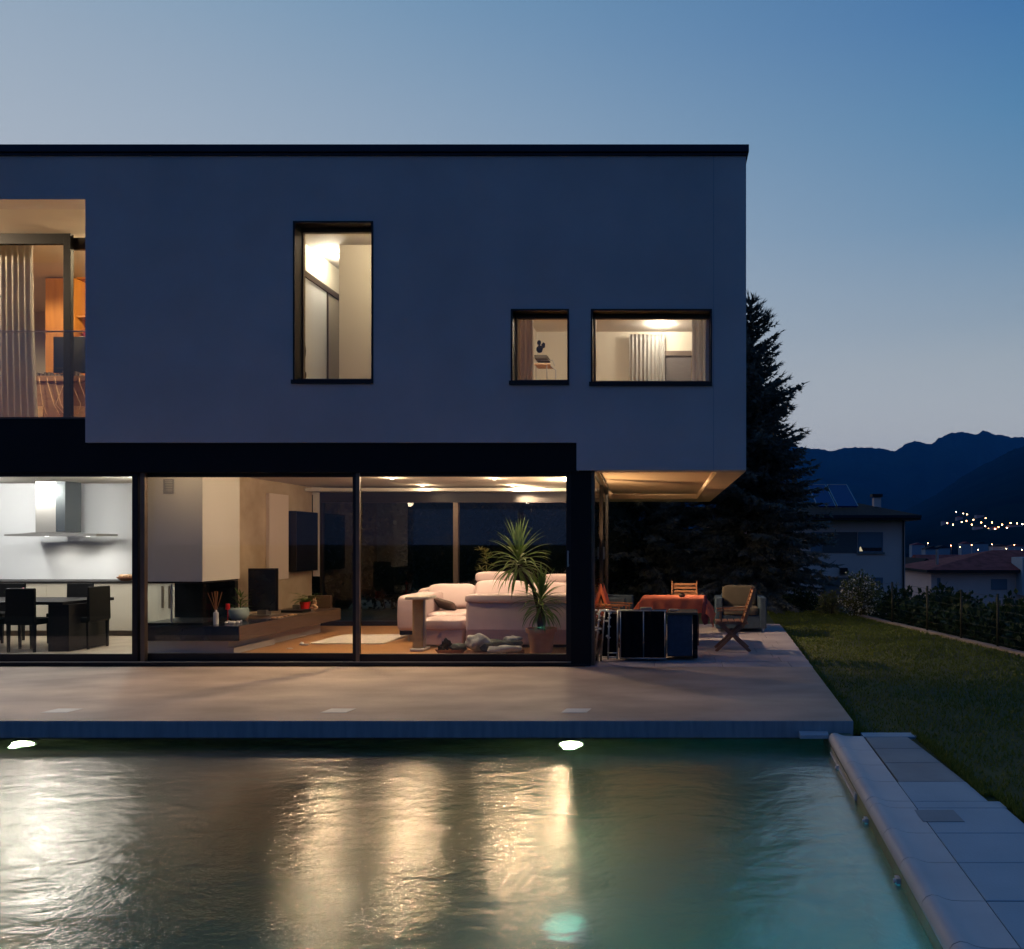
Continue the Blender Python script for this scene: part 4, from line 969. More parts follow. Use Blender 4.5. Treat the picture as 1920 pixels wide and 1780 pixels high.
# loggia room
wr = thing('orange_wardrobe', 'orange wood wardrobe and open shelf in the room behind the loggia', 'wardrobe', (X(110, 13), 13.2, 3.236))
MB().box(X(85, 13), X(139, 13), 13.0, 13.6, 3.236, 6.10).build('body', M['wardrobe_orange'], wr, bevel=.004)
b = MB(); zs_ = [3.24, 4.30, 5.00, 5.45, 6.10]
for z in zs_: b.box(X(139, 13)+.002, X(190, 13), 13.05, 13.5, z, z+.03)
b.box(X(139, 13)+.002, X(190, 13), 13.5, 13.53, 3.24, 5.0); b.build('shelves', M['wardrobe_orange'], wr)
MB().box(X(139, 13)+.002, X(190, 13), 13.5, 13.53, 5.0, 6.1).build('back_panel', M['cream_lacquer'], wr)
o = MB().cushion(X(145, 13), X(165, 13), 13.1, 13.35, 5.04, 5.25, e=.3, nz=.15).build('red_cushion', mat('dark_red', (.22, .01, .02), .8), smooth=True); tag(o, 'dark red bundle on the open shelf behind the loggia door', 'cushion')
o = MB().blob((X(152, 13), 13.08, 5.08), .10, .05, .05, 16, 10, nz=.4).build('shelf_cloth', M['white_ceramic'], smooth=True); tag(o, 'white cloth on the shelf in front of the red bundle', 'cloth')
ds = thing('desk', 'brown wooden desk with drawers behind the loggia door', 'desk', (X(115, 12.4), 12.6, 3.236))
MB().box(X(66, 12.4), -7.75, 12.35, 12.95, Z(716, 12.4), Z(706, 12.4)).build('desktop', M['desk_wood'], ds, bevel=.004)
MB().box(X(66, 12.4), -7.75, 12.40, 12.95, 3.24, Z(717, 12.4)).build('front', M['desk_wood'], ds)
MB().box(X(70, 12.4), X(82, 12.4), 12.385, 12.399, 3.26, Z(762, 12.4)).build('drawer', M['coral'], ds)
MB().box(X(140, 12.4), X(165, 12.4), 12.385, 12.399, 3.26, Z(762, 12.4)).build('drawer', M['coral'], ds)
mo = thing('monitor', 'large black monitor on the desk behind the loggia door', 'monitor', (X(125, 12.5), 12.6, Z(706, 12.4)))
MB().box(X(92, 12.5), -7.78, 12.58, 12.64, Z(697, 12.5), Z(629, 12.5)).build('screen', M['black_wood'], mo, bevel=.006)
MB().box(X(130, 12.5), X(145, 12.5), 12.5, 12.75, Z(706, 12.4)+.001, Z(700, 12.4)).build('foot', M['black_wood'], mo)
b = MB(); rnd = random.Random(5)
for k in range(6):
    x = X(70+k*15, 12.33); b.tube([(x, 12.36, Z(706, 12.4)), (x+.04, 12.33, Z(716, 12.4)-.05), (x+rnd.uniform(-.1, .2), 12.33, Z(760, 12.4)), (x+rnd.uniform(-.1, .25), 12.33, Z(780, 12.4))], .006, 5)
o = b.build('cables', M['coral'], smooth=True); tag(o, 'loose thin cables hanging down in front of the brown desk', 'cables')
b = MB()
for k in range(12): b.box(X(68+k*7, 12.4), X(72+k*7, 12.4), 12.4, 12.5, Z(706, 12.4)+.001, Z(706, 12.4)+rnd.uniform(.03, .1))
o = b.build('desk_clutter', M['brown_cushion'], bevel=.004); tag(o, 'clutter of small boxes and pens along the desk edge', 'clutter', kind='stuff')
# ================================================================== OUTSIDE
for k, (px, lab) in enumerate(((116, 'pale square cover plate in the terrace edge, leftmost of three'), (634, 'pale square cover plate in the terrace edge, middle of three'), (1080, 'pale square cover plate in the terrace edge, rightmost of three, above the bright pool light'))):
    x = X(px, 7.36); o = MB().extr([(x-.13, 7.27), (x+.11, 7.27), (x+.135, 7.45), (x-.105, 7.45)], 'z', .0005, .0035).build('cover_plate', M['tile_lid'], bevel=.002); tag(o, lab, 'cover plate', 'cover plates along the terrace edge')

def pool_light(lab, x, power):
    t = thing('pool_light', lab, 'lamp', (x, 7.19, -.36), 0, 'pool lights under the terrace edge')
    b = MB(); b.tube([(x, 7.198, -.36), (x, 7.15, -.36)], .12, 24); b.build('housing', M['alu'], t)
    b = MB(); b.tube([(x, 7.149, -.36), (x, 7.135, -.36)], [.105, .08], 24); b.build('lens', M['pool_lamp'], t, smooth=True)
    l = bpy.data.lights.new('pool_beam', 'SPOT'); l.energy = power; l.color = (1, .80, .48); l.spot_size = R(150); l.spot_blend = 1; l.shadow_soft_size = .06
    lo = bpy.data.objects.new('pool_beam', l); C.objects.link(lo); lo.parent = t; lo.location = (0, -.10, -.02); lo.rotation_euler = (R(72), 0, R(180))
    l = bpy.data.lights.new('lens_glow', 'POINT'); l.energy = 45; l.color = (1, .80, .48); l.shadow_soft_size = .03
    lo = bpy.data.objects.new('lens_glow', l); C.objects.link(lo); lo.parent = t; lo.location = (0, -.12, .03)
    return t
pool_light('glaring pool light at the water line below the left cover plate', X(52, 7.2), 110)
pool_light('glaring pool light at the water line below the rightmost cover plate', X(1072, 7.2), 110)
t_ = thing('underwater_light', 'greenish lamp glowing through the water on the pool floor', 'lamp', (-.81, 4.86, PF))
MB().lathe([(.16, 0), (.16, .05), (.13, .07)], (-.81, 4.86, PF), 24, capt=True).build('housing', M['alu'], t_)
MB().lathe([(.125, .0), (.0, .02)], (-.81, 4.86, PF+.072), 24, capt=False, capb=False).build('lens', M['pool_deep_lamp'], t_, smooth=True)
def uw_fill(x, y, z, p, col, lab, rx=0, rz=0):  # added fill lights that tint the pool water green and blue
    t = thing('underwater_light', lab, 'lamp', (x, y, z))
    MB().lathe([(.09, 0), (.09, .03), (.07, .04)], (x, y, z), 20).build('housing', M['alu'], t)
    l = bpy.data.lights.new('glow', 'POINT'); l.energy = p; l.color = col; l.shadow_soft_size = .12
    lo = bpy.data.objects.new('glow', l); C.objects.link(lo); lo.parent = t; lo.location = (0, 0, .3)
uw_fill(-.2, 3.4, PF, 26, (.35, 1, .60), 'added green fill lamp on the pool floor near the camera side, lower right')
uw_fill(-3.6, 2.2, PF, 5, (.6, 1, .55), 'added green fill lamp on the pool floor out of frame to the left')
uw_fill(.75, 3.9, PF, 140, (.01, .50, 1.0), 'added turquoise fill lamp on the pool floor beside the coping, out of frame')
for (y, lab) in ((6.25, 'small white nozzle on the right pool wall, just before the skimmer'), (5.05, 'small white nozzle on the right pool wall, between the other two'), (4.15, 'small white nozzle on the right pool wall, nearest of the three')):
    xw = CXI(y) + .007; b = MB(); b.box(xw-.022, xw, y-.022, y+.022, -.245, -.20); b.tube([(xw-.02, y, -.22), (xw-.034, y, -.22)], .012, 12)
    tag(b.build('nozzle', M['white_ceramic']), lab, 'nozzle', 'pool wall nozzles')
t_ = thing('pool_skimmer', 'long pale skimmer opening in the right pool wall below the coping', 'skimmer', (CXI(6), 5.8, -.2))
def strip(y0, y1, o0, o1, z0, z1): return MB().prism([(CXI(y0)+o0, y0), (CXI(y1)+o0, y1), (CXI(y1)+o1, y1), (CXI(y0)+o1, y0)][::-1], z0, z1)
b = strip(5.45, 6.7, -.006, .007, -.226, -.214); b.prism([(CXI(5.45)-.006, 5.45), (CXI(5.45)+.007, 5.45), (CXI(5.49)+.007, 5.49), (CXI(5.49)-.006, 5.49)], -.213, -.172)
b.build('frame', M['white_ceramic'], t_)
strip(5.50, 6.7, .001, .006, -.212, -.172).build('flap', M['cream_lacquer'], t_)

# ---- terrace furniture
def folding_chair(lab, group=None):
    t = thing('folding_chair', lab, 'chair', (0, 0, 0), 0, group)     # faces -x in local space, width along y
    W = .23
    b = MB()
    for k in range(5): b.box(-.24+k*.098, -.24+k*.098+.078, -W+.02, W-.02, .425, .445)
    b.box(-.25, .24, -W, -W+.022, .405, .424); b.box(-.25, .24, W-.022, W, .405, .424); b.build('seat', M['dark_teak'], t, bevel=.002)
    b = MB()
    for s_ in (-1, 1): b.bar((.16, s_*(W-.012), .36), (.34, s_*(W-.012), .93), .024, .045)
    for k in range(7):
        u = .28 + k*.105; b.bar((.16+.18*u, -W+.02, .36+.57*u), (.16+.18*u, W-.02, .36+.57*u), .016, .042, up=(.3, 0, .95))
    b.build('backrest', M['teak'], t, bevel=.002)
    for s_ in (-1, 1):
        b = MB(); b.bar((-.24, s_*(W-.03), .0), (.20, s_*(W-.03), .42), .022, .045); b.build('leg', M['dark_teak'], t, bevel=.002)
        b = MB(); b.bar((.27, s_*(W-.006), .0), (-.20, s_*(W-.006), .42), .022, .045); b.build('leg', M['dark_teak'], t, bevel=.002)
    for s_ in (-1, 1):
        b = MB(); b.bar((-.22, s_*W, .60), (.22, s_*W, .62), .04, .02); b.bar((-.16, s_*W, .42), (-.16, s_*W, .60), .02, .02); b.build('armrest', M['teak'], t, bevel=.002)
    return t
fc = folding_chair('teak folding chair on crossed legs at the right end of the red covered table', 'teak folding chairs on the terrace')
fc.location = (X(1372, 11.5), 11.62, .002)
place(fc, 'teak folding chair with slatted back at the far side of the red covered table', X(1283, 13.3), 13.3, R(90), .002)
place(fc, 'teak folding chair nearest the glass corner, left of the red covered table', X(1141, 12.0)-.02, 12.0, R(180), .002)
place(fc, 'second teak folding chair from the glass corner, left of the red covered table', X(1158, 12.6), 12.65, R(178), .002)
for nm, px, y, lab in (('a', 1120, 12.0, 'striped cushion hung on the back of the chair nearest the glass corner'), ('b', 1138, 12.65, 'striped cushion hung on the back of the second chair from the glass corner')):
    b = MB(); x = X(px, y); b.bar((x+.055, y, .46), (x-.10, y, .95), .38, .05, up=(1, 0, .3))
    tag(b.build('cushion', M['red_cloth'], bevel=.015), lab, 'cushion')

tb = thing('garden_table', 'rectangular garden table under an orange red tablecloth', 'table', (X(1258, 12.35), 12.35, .002))
tx0, tx1, ty0, ty1, tz = X(1202, 12.0), X(1322, 12.0), 12.0, 12.78, .745
MB().box(tx0+.02, tx1-.02, ty0+.02, ty1-.02, tz-.03, tz).build('tabletop', M['teak'], tb)
for x in (tx0+.12, tx1-.12):
    for y in (ty0+.1, ty1-.1): MB().box(x-.025, x+.025, y-.025, y+.025, .002, tz-.03).build('leg', M['dark_teak'], tb)
b = MB(); NXc, NYc = 60, 44; G = []; rr = random.Random(3)
for j in range(NYc+1):
    row = []
    for i in range(NXc+1):
        x = tx0-.24 + (tx1-tx0+.48)*i/NXc; y = ty0-.24 + (ty1-ty0+.48)*j/NYc
        ox = max(tx0-x, x-tx1, 0); oy = max(ty0-y, y-ty1, 0); o_ = math.hypot(ox, oy) if (ox and oy) else max(ox, oy)
        xx, yy2 = min(max(x, tx0-.012), tx1+.012), min(max(y, ty0-.012), ty1+.012); zz = tz+.006
        if o_ > 0:
            zz = tz - (ox+oy if (ox and oy) else o_)*.93
            wv = .018*math.sin(x*27+1)*min(1, oy*6) + .02*math.sin(y*23)*min(1, ox*6)
            fl_ = .12*o_ if not (ox and oy) else .62*o_
            if ox: xx += (1 if x > tx1 else -1)*(fl_*(ox/(ox+oy)) + abs(wv))
            if oy: yy2 += (1 if y > ty1 else -1)*(fl_*(oy/(ox+oy)) + wv)
        else: zz += .004*mnoise.noise(Vector((x*5, y*5, 0)))
        row.append(b.bm.verts.new((xx, yy2, zz)))
    G.append(row)
for j in range(NYc):
    for i in range(NXc): b.bm.faces.new([G[j][i], G[j][i+1], G[j+1][i+1], G[j+1][i]])
o = b.build('tablecloth', M['red_cloth'], smooth=True); tag(o, 'orange red cloth draped over the garden table with hanging corners', 'tablecloth')
o = MB().blob((X(1279, 12.3), 12.3, .775), .05, .04, .03, 14, 10, nz=.4).build('napkin', M['beige_fabric'], smooth=True); tag(o, 'small crumpled beige napkin on the red tablecloth', 'napkin')
b = MB(); b.blob((X(1322, 12.1), 11.98, .55), .06, .05, .22, 18, 14, nz=.4, seed=4); o = b.build('hanging_cloth', mat('plum_cloth', (.16, .04, .06), .9), smooth=True); tag(o, 'dark plum cloth hanging down at the right corner of the garden table', 'cloth')

def cube_armchair(lab, x, y, rz):
    t = thing('garden_armchair', lab, 'armchair', (0, 0, 0), 0, 'grey wicker garden armchairs')
    for s_ in (-1, 1): MB().box(s_*.40-.06 if s_ < 0 else .34, -.34 if s_ < 0 else .46, -.38, .38, .06, .62).build('side_panel', M['blue_wicker'], t, bevel=.015)
    MB().box(-.34, .34, .27, .38, .06, .66).build('back_panel', M['blue_wicker'], t, bevel=.015)
    MB().box(-.34, .34, -.37, .27, .06, .30).build('seat_base', M['blue_wicker'], t, bevel=.01)
    MB().cushion(-.335, .335, -.39, .24, .30, .44, e=.25).build('seat_cushion', M['beige_fabric'], t, smooth=True)
    MB().cushion(-.32, .32, .12, .27, .42, .82, e=.3).build('back_cushion', M['beige_fabric'], t, smooth=True)
    for sx_ in (-1, 1):
        for sy in (-1, 1): MB().box(sx_*.40-.02, sx_*.40+.02, sy*.33-.02, sy*.33+.02, 0, .06).build('leg', M['alu'], t)
    t.location = (x, y, .002); t.rotation_euler = (0, 0, rz); return t
ga = cube_armchair('grey wicker armchair with beige cushions behind the folding chair on the right', X(1388, 14.2), 14.3, R(0))
place(ga, 'grey wicker armchair behind the garden table, close to the side glass', X(1152, 14.3)-.1, 14.35, R(85), .002)

# folded loungers leaning by the glass corner, storage box
lg = thing('folded_lounger', 'black folded sun lounger with bare metal tubes leaning at the glass corner', 'sun lounger', (X(1150, 10.5), 10.6, .002))
b = MB()
for (xa, xb, y) in ((1116, 1124, 10.50), (1127, 1134, 10.56), (1140, 1142, 10.44), (1157, 1158, 10.46)):
    b.tube([(X(xa, y), y, .03), (X(xb, y), y+.04, .70)], .011, 8)
b.tube([(X(1116, 10.5), 10.5, .06), (X(1160, 10.5), 10.46, .05)], .010, 8); b.tube([(X(1124, 10.5), 10.54, .69), (X(1175, 10.5), 10.54, .66)], .011, 8)
b.tube([(X(1140, 10.5), 10.42, .12), (X(1160, 10.5), 10.42, .12)], .009, 8); b.build('frame', M['alu'], lg, smooth=True)
b = MB(); b.extr([(X(1126, 10.6), .05), (X(1158, 10.6), .05), (X(1162, 10.6), .62), (X(1136, 10.6), .66)], 'y', 10.58, 10.66); b.build('fabric', M['black_fabric'], lg, bevel=.01)
b = MB(); b.tube([(X(1118, 10.45), 10.44, .06), (X(1118, 10.45)+.02, 10.44, .06)], .05, 16); b.tube([(X(1126, 10.45), 10.44, .05), (X(1126, 10.45)+.02, 10.44, .05)], .045, 16); b.build('wheels', M['black_wood'], lg)
o = MB(); o.bar((X(1107, 10.5), 10.36, .02), (X(1117, 10.5), 10.44, .68), .03, .03); o = o.build('wooden_pole', M['teak'], bevel=.003); tag(o, 'light wooden pole leaning at the glass corner beside the folded lounger', 'pole')
lg = thing('covered_lounger_stack', 'stack of folded loungers standing upright under a black cover', 'sun lounger', (X(1205, 10.55), 10.7, .002))
b = MB(); n_ = 40; A = []; Bk = []
for i in range(n_+1):
    u = i/n_; px = 1162 + (1248-1162)*u; dy = .012*math.sin(u*34) + .01*math.sin(u*13+1)
    A.append((X(px, 10.5), 10.46+dy)); Bk.append((X(px, 10.5), 10.82))
b.prism(A + Bk[::-1], .05, .68); b.build('cover', M['black_fabric'], lg, bevel=.012)
b = MB()
for px in (1164, 1207, 1247): b.tube([(X(px, 10.5), 10.45, .03), (X(px, 10.5), 10.45, .69)], .008, 6)
b.tube([(X(1164, 10.5), 10.45, .045), (X(1250, 10.5), 10.45, .035)], .010, 6); b.tube([(X(1160, 10.5), 10.45, .695), (X(1250, 10.5), 10.45, .69)], .010, 6); b.build('frame', M['alu'], lg, smooth=True)
sb = thing('storage_box', 'blue grey wicker storage box at the end of the covered loungers', 'box', (X(1275, 10.6), 10.8, .002))
MB().box(X(1251, 10.55), X(1298, 10.55), 10.52, 11.05, .06, .625).build('body', M['blue_wicker'], sb, bevel=.012)
MB().box(X(1250, 10.55), X(1308, 10.55), 10.50, 11.07, .627, .66).build('lid', M['beige_fabric'], sb, bevel=.008)
for px in (1299, 1303): pass
MB().box(X(1299, 10.55), X(1308, 10.55), 10.52, 11.05, .03, .62).build('end_panel', M['black_fabric'], sb, bevel=.01)
b = MB(); b.tube([(X(1302, 10.55), 10.5, .10), (X(1308, 10.55), 10.5, .10)], .055, 16); b.build('wheel', M['black_wood'], sb)
b = MB()
for k in range(22): b.blob((X(1114+rnd.random()*30, 10.5), 10.46+rnd.random()*.12, .69-.0016*k*rnd.random()*12), .025, .02, .014, 8, 6, nz=.5, seed=k)
o = b.build('rope_bundle', M['white_ceramic'], smooth=True); tag(o, 'pale tangled rope lying on top of the folded lounger', 'rope')
b = MB(); b.cushion(X(1200, 10.6), X(1222, 10.6), 10.6, 10.75, .685, .72, e=.4); b.cushion(X(1254, 10.7), X(1272, 10.7), 10.65, 10.8, .662, .69, e=.4); o = b.build('glass_dish', M['steel'], smooth=True); tag(o, 'small metal dishes left on the lounger stack and the box', 'dishes', kind='stuff')

# ---- kerb and wire fence along the lawn
b = MB(); KP = [(kerbx(20)+.0, 20), (kerbx(2), 2)]
b.prism([(kerbx(2), 2), (kerbx(2)+.14, 2), (kerbx(18.2)+.14, 18.2), (kerbx(18.2), 18.2)], -.5, -.085)
o = b.build('kerb', M['kerb_stone'], bevel=.008); tag(o, kind='structure')
fe = thing('wire_fence', 'low wire fence on slim olive posts along the kerb of the lawn', 'fence', (kerbx(12)+.07, 12, -.1))
for y in (18.3, 16.55, 15.0, 13.75, 12.62, 11.5, 10.4, 9.3, 8.2):
    x = kerbx(y)+.07; b = MB(); b.tube([(x, y, -.12), (x, y, .78)], .022, 8); b.build('post', M['fence_post'], fe, smooth=True)
b = MB()
for z in (-.02, .09, .21, .35, .49, .62, .73):
    pts = []
    for k in range(33):
        y = 8 + k*.325; pts.append((kerbx(y)+.07, y, z + .008*math.sin(k*1.7+z*9)))
    b.tube(pts, .0035, 4, cap=False)
b.build('wires', M['fence_post'], fe)

# ---- foliage builders
foliage('dark_leaf', (.006, .011, .006), (.013, .022, .010), 2.5)
def leaves(b, c, rx, ry, rz, n, size, rnd, nseed=0, lobes=.35, up=.3):
    c = Vector(c)
    for i in range(n):
        v = Vector((rnd.gauss(0, 1), rnd.gauss(0, 1), rnd.gauss(0, 1))).normalized()
        rr = (rnd.random()**.4) * (1 + lobes*mnoise.noise(v*2.3 + Vector((nseed, 0, 0))) + .25*mnoise.noise(v*6 + Vector((0, nseed, 0))))
        p = c + Vector((v.x*rx, v.y*ry, v.z*rz))*rr
        d = (v*.7 + Vector((rnd.gauss(0, .6), rnd.gauss(0, .6), rnd.gauss(0, .6)+up))).normalized(); s_ = d.orthogonal().normalized()
        s_ = Matrix.Rotation(rnd.random()*6.28, 3, d) @ s_; L = size*rnd.uniform(.6, 1.4)
        b.f([p, p+d*L*.5+s_*L*.32, p+d*L, p+d*L*.5-s_*L*.32])
def bush(name, lab, cat, c, rx, ry, rz, n, size, m, seed, group=None, blossom=0, core=False):
    rnd = random.Random(seed); t = thing(name, lab, cat, (c[0], c[1], c[2]-rz), 0, group)
    b = MB(); leaves(b, c, rx, ry, rz, n, size, rnd, seed)
    b.build('foliage', m, t)
    if core: MB().blob(c, rx*.8, ry*.8, rz*.86, 20, 14, nz=.3, seed=seed).build('solid_core', m, t, smooth=True)  # solid blob added inside the leaves to shut out the sky
    b = MB()
    for k in range(6):
        a = rnd.random()*6.28; b.tube([(c[0]+.05*math.cos(a), c[1]+.05*math.sin(a), c[2]-rz-.25), (c[0]+rx*.5*math.cos(a), c[1]+ry*.5*math.sin(a), c[2]+rz*.3)], [.02, .008], 5)
    b.build('stems', M['bark'], t)
    if blossom:
        b = MB(); leaves(b, (c[0], c[1]-.05, c[2]), rx*1.05, ry*1.05, rz*1.05, blossom, size*.7, rnd, seed); b.build('blossom', M['blossom'], t)
    return t

def spruce(lab, x, y, z0, H, Rb, seed, m, dens=1.0, group=None, pw=.82):
    rnd = random.Random(seed); t = thing('spruce_tree', lab, 'tree', (x, y, z0), 0, group)
    MB().tube([(x, y, z0), (x+.03, y, z0+H*.5), (x, y, z0+H*.97)], [.17, .09, .012], 8).build('trunk', M['bark'], t, smooth=True)
    b = MB(); z = .25
    while z < H:
        u = z/H; Lr = Rb*((1-u)**pw) + .10
        lump = 1 + .50*mnoise.noise(Vector((z*1.15, seed, 0)))
        nb = int((12 if u < .7 else 9)*dens)
        for k in range(nb):
            a = rnd.random()*6.28
            L = Lr*lump*rnd.uniform(.55, 1.12)*(1 + .22*mnoise.noise(Vector((math.cos(a)*1.5, math.sin(a)*1.5, z*.8+seed))))
            el = R(-12 + 50*u) + rnd.uniform(-.12, .12)
            dv = Vector((math.cos(a)*math.cos(el), math.sin(a)*math.cos(el), math.sin(el))); p = Vector((x, y, z0+z)); ns = max(4, int(L/.17))
            for s_ in range(ns):
                st = L/ns; q_ = p + dv*st; fr = (s_+1)/ns
                dv = (dv + Vector((0, 0, -.10 + .30*fr*fr*(1 if u > .25 else .7)))*st).normalized()
                side = dv.cross(Vector((0, 0, 1))).normalized()
                if fr > .18:
                    for sg in (-1, 1):
                        for rep in range(3):
                            tl = min(.42, L*.34)*rnd.uniform(.5, 1.1)*(1.15-fr*.7)
                            td = (side*sg*rnd.uniform(.5, 1) + dv*rnd.uniform(.5, 1.1) + Vector((0, 0, rnd.uniform(-.75, .1)))).normalized()
                            w_ = rnd.uniform(.03, .06); pp = p + dv*st*rnd.random()
                            sd_ = td.orthogonal().normalized(); sd_ = Matrix.Rotation(rnd.random()*3.14, 3, td) @ sd_
                            b.f([pp, pp+td*tl*.35+sd_*w_, pp+td*tl, pp+td*tl*.35-sd_*w_])
                            # short needles shoots off the twig
                            for e in range(4):
                                p2 = pp + td*tl*rnd.uniform(.25, .85); d2 = (td*.6 + Vector((rnd.gauss(0, .55), rnd.gauss(0, .55), rnd.gauss(-.15, .4)))).normalized(); l2 = tl*.42; s2_ = d2.orthogonal().normalized()*.013
                                b.f([p2-s2_, p2+s2_, p2+d2*l2])
                up_ = Vector((0, 0, 1)); w_ = .03
                b.f([p-side*w_, p+side*w_, q_+side*w_*.6, q_-side*w_*.6])
                p = q_
            for e in range(4):
                d2 = (dv + Vector((rnd.gauss(0, .35), rnd.gauss(0, .35), rnd.gauss(.1, .35)))).normalized(); s2_ = d2.orthogonal().normalized()*.022
                b.f([p-s2_, p+s2_, p+d2*rnd.uniform(.12, .26)])
        z += .15 + .07*u
    b.build('crown', m, t)
    return t
spruce('tall dark spruce rising behind the right corner of the house', X(1408, 21), 21, -.14, 8.4, 2.5, 3, M['spruce_needles'], 1.75, 'spruces behind the house', .72)
spruce('second spruce filling the view below the cantilever, its top hidden by the house', X(1215, 21.5), 21.6, -.14, 6.4, 2.9, 8, M['spruce_needles'], 1.5, 'spruces behind the house', .6)
# dark hedge beyond the rear windows, in separate bushes
for k in range(7):
    bush('hedge_bush', ['tall dark hedge bush beyond the rear window, behind the television', 'tall dark hedge bush beyond the rear window, left of the frame post', 'tall dark hedge bush beyond the rear window, behind the window mullion', 'tall dark hedge bush beyond the rear window, behind the sofa headrest', 'tall dark hedge bush beyond the rear window, behind the yucca', 'tall dark hedge bush seen through the glass corner', 'tall dark hedge bush behind the wall cabinet'][k],
         'hedge', ((-9.6, -8.1, -6.4, -5.0, -3.9, -2.6, -11)[k], 20.2+.3*(k % 2), 1.75), 1.25, .8, 2.0, 4200, .14, M['dark_leaf'], 40+k, 'hedge bushes behind the house', core=True)
bush('flowering_bush', 'flowering bush with cream blossom at the far corner of the lawn', 'bush', (X(1614, 18.3), 18.4, .36), .50, .4, .52, 2600, .07, M['shrub_leaf'], 3, blossom=1100)
bush('shrub', 'small olive shrub left of the flowering bush at the end of the lawn', 'bush', (X(1556, 18.7), 18.8, .08), .30, .3, .33, 900, .07, M['shrub_leaf'], 5)
bush('shrub', 'low dark shrub at the foot of the spruce', 'bush', (X(1505, 19.6), 19.7, .10), .5, .3, .3, 1100, .08, M['hedge_leaf'], 6)
# hedge plants beyond the fence: nearer low row, taller behind
rnd = random.Random(77)
hl = ['far', 'second', 'third', 'fourth', 'fifth', 'sixth', 'seventh', 'eighth', 'ninth']
for k in range(9):
    y = 17.6 - k*1.0; x = kerbx(y) + .62
    bush('hedge_plant', 'low leafy plant just outside the wire fence, %s one counted from the far end' % hl[k], 'plant', (x, y, .0+rnd.uniform(-.05, .03)), .45, .5, rnd.uniform(.28, .36), 1000, .10, M['hedge_leaf'], 100+k, 'low plants outside the fence')
for k in range(8):
    y = 20.5 - k*1.35; x = kerbx(y) + 1.9 + .5*(k % 2)
    bush('garden_bush', 'dark rounded bush behind the wire fence, %s one counted from the far end' % hl[k], 'bush', (x, y, -.25+rnd.uniform(-.1, .12)), .95, .9, rnd.uniform(.66, .84), 2300, .13, M['hedge_leaf'], 200+k, 'bushes behind the wire fence')

# ---- neighbouring house with solar panels
D0 = 45
nh = thing('neighbour_house', 'two storey pale neighbour house with tiled hip roof and solar panels', 'house', (X(1600, D0), D0, -4))
gx0, gx1 = X(1330, D0), X(1697, D0)
nw = MB().box(gx0, gx1, D0, D0+10, -6, Z(968, D0)).build('wall', M['wall_plaster'], nh)
b = MB(); ez = Z(966, D0-1); e0, e1, f0, f1 = gx0-1, X(1727, D0-1), D0-1.0, D0+11
pk_ = [(gx0+3.5, D0+5, Z(942, D0+5)), (X(1600, D0+5), D0+5, Z(942, D0+5))]
A = [(e0, f0, ez), (e1, f0, ez), (e1, f1, ez), (e0, f1, ez)]
b.f([A[0], A[1], pk_[1], pk_[0]]); b.f([A[1], A[2], pk_[1]]); b.f([A[2], A[3], pk_[0], pk_[1]]); b.f([A[3], A[0], pk_[0]])
rf = b.build('roof', M['roof_tiles'], nh)
b = MB(); b.box(e0, e1, f0, f1, ez-.28, ez-.003); b.build('eaves', M['dark_metal'], nh)
b = MB(); b.box(e0, e1, f0-.12, f0-.002, ez-.16, ez+.0); b.build('gutter', M['roof_metal'], nh)
def roofz(y): return ez + (Z(942, D0+5)-ez)*(y-f0)/(D0+5-f0)
for k, (pa, pb) in enumerate(((1528, 1562), (1566, 1604))):
    ya, yb = D0+1.2, D0+3.2; z0, z1 = Z(949, ya), Z(909, yb)
    b = MB(); xa, xb = X(pa, ya), X(pb, ya)
    v = [(xa+.15, ya, z0), (xb+.15, ya, z0), (xb-.15, yb, z1), (xa-.15, yb, z1)]
    b.f(v); b.f([(p[0], p[1]+.05, p[2]-.08) for p in v][::-1])
    for i in range(4):
        p, q_ = v[i], v[(i+1) % 4]; b.f([p, (p[0], p[1]+.05, p[2]-.08), (q_[0], q_[1]+.05, q_[2]-.08), q_])
    so_ = b.build('solar_panel', M['solar_panel'], nh)
    b = MB(); b.bar(v[3], v[2], .05, .05); b.bar(v[0], v[3], .04, .05); b.bar(v[1], v[2], .04, .05); b.build('frame', M['alu'], so_)
xc = X(1644, D0+3); b = MB(); b.box(xc-.22, xc+.22, D0+2.8, D0+3.3, roofz(D0+2), Z(934, D0+3)); c_ = b.build('chimney', M['wall_plaster'], rf)
c_['label'] = 'chimney with dark cap'
b = MB(); b.box(xc-.34, xc+.30, D0+2.7, D0+3.4, Z(934, D0+3)+.05, Z(930, D0+3)+.1); b.build('chimney_cap', M['dark_metal'], rf)
def nwin(px0, px1, py0, py1, lit=False):
    b = MB(); frame_box(b, X(px0, D0), X(px1, D0), D0-.06, D0-.002, Z(py1, D0), Z(py0, D0), .07); w_ = b.build('window', M['shutter'], nh)
    b = MB(); b.box(X(px0, D0)+.07, X(px1, D0)-.07, D0-.03, D0-.02, Z(py1, D0)+(.28 if lit else .07), Z(py0, D0)-.07); b.build('shutter', M['shutter'], w_)
    b = MB(); b.box(X(px0, D0)+.07, X(px1, D0)-.07, D0-.02, D0-.01, Z(py1, D0)+.07, Z(py1, D0)+.28); b.build('pane', M['black_stone'], w_)
    if lit:
        b = MB(); b.extr([(X(px0, D0)+.07, Z(1035, D0)), (X(1618, D0), Z(1035, D0)), (X(1616, D0), Z(1031, D0)), (X(px0+2, D0)+.07, Z(1025, D0)), (X(px0, D0)+.07, Z(1028, D0))], 'y', D0-.045, D0-.031); b.build('lamp_glow', M['lit_room'], w_)
    b = MB(); b.box(X(px0, D0)-.1, X(px1, D0)+.1, D0-.12, D0-.003, Z(py1, D0)-.1, Z(py1, D0)-.003); b.build('sill', M['kerb_stone'], w_)
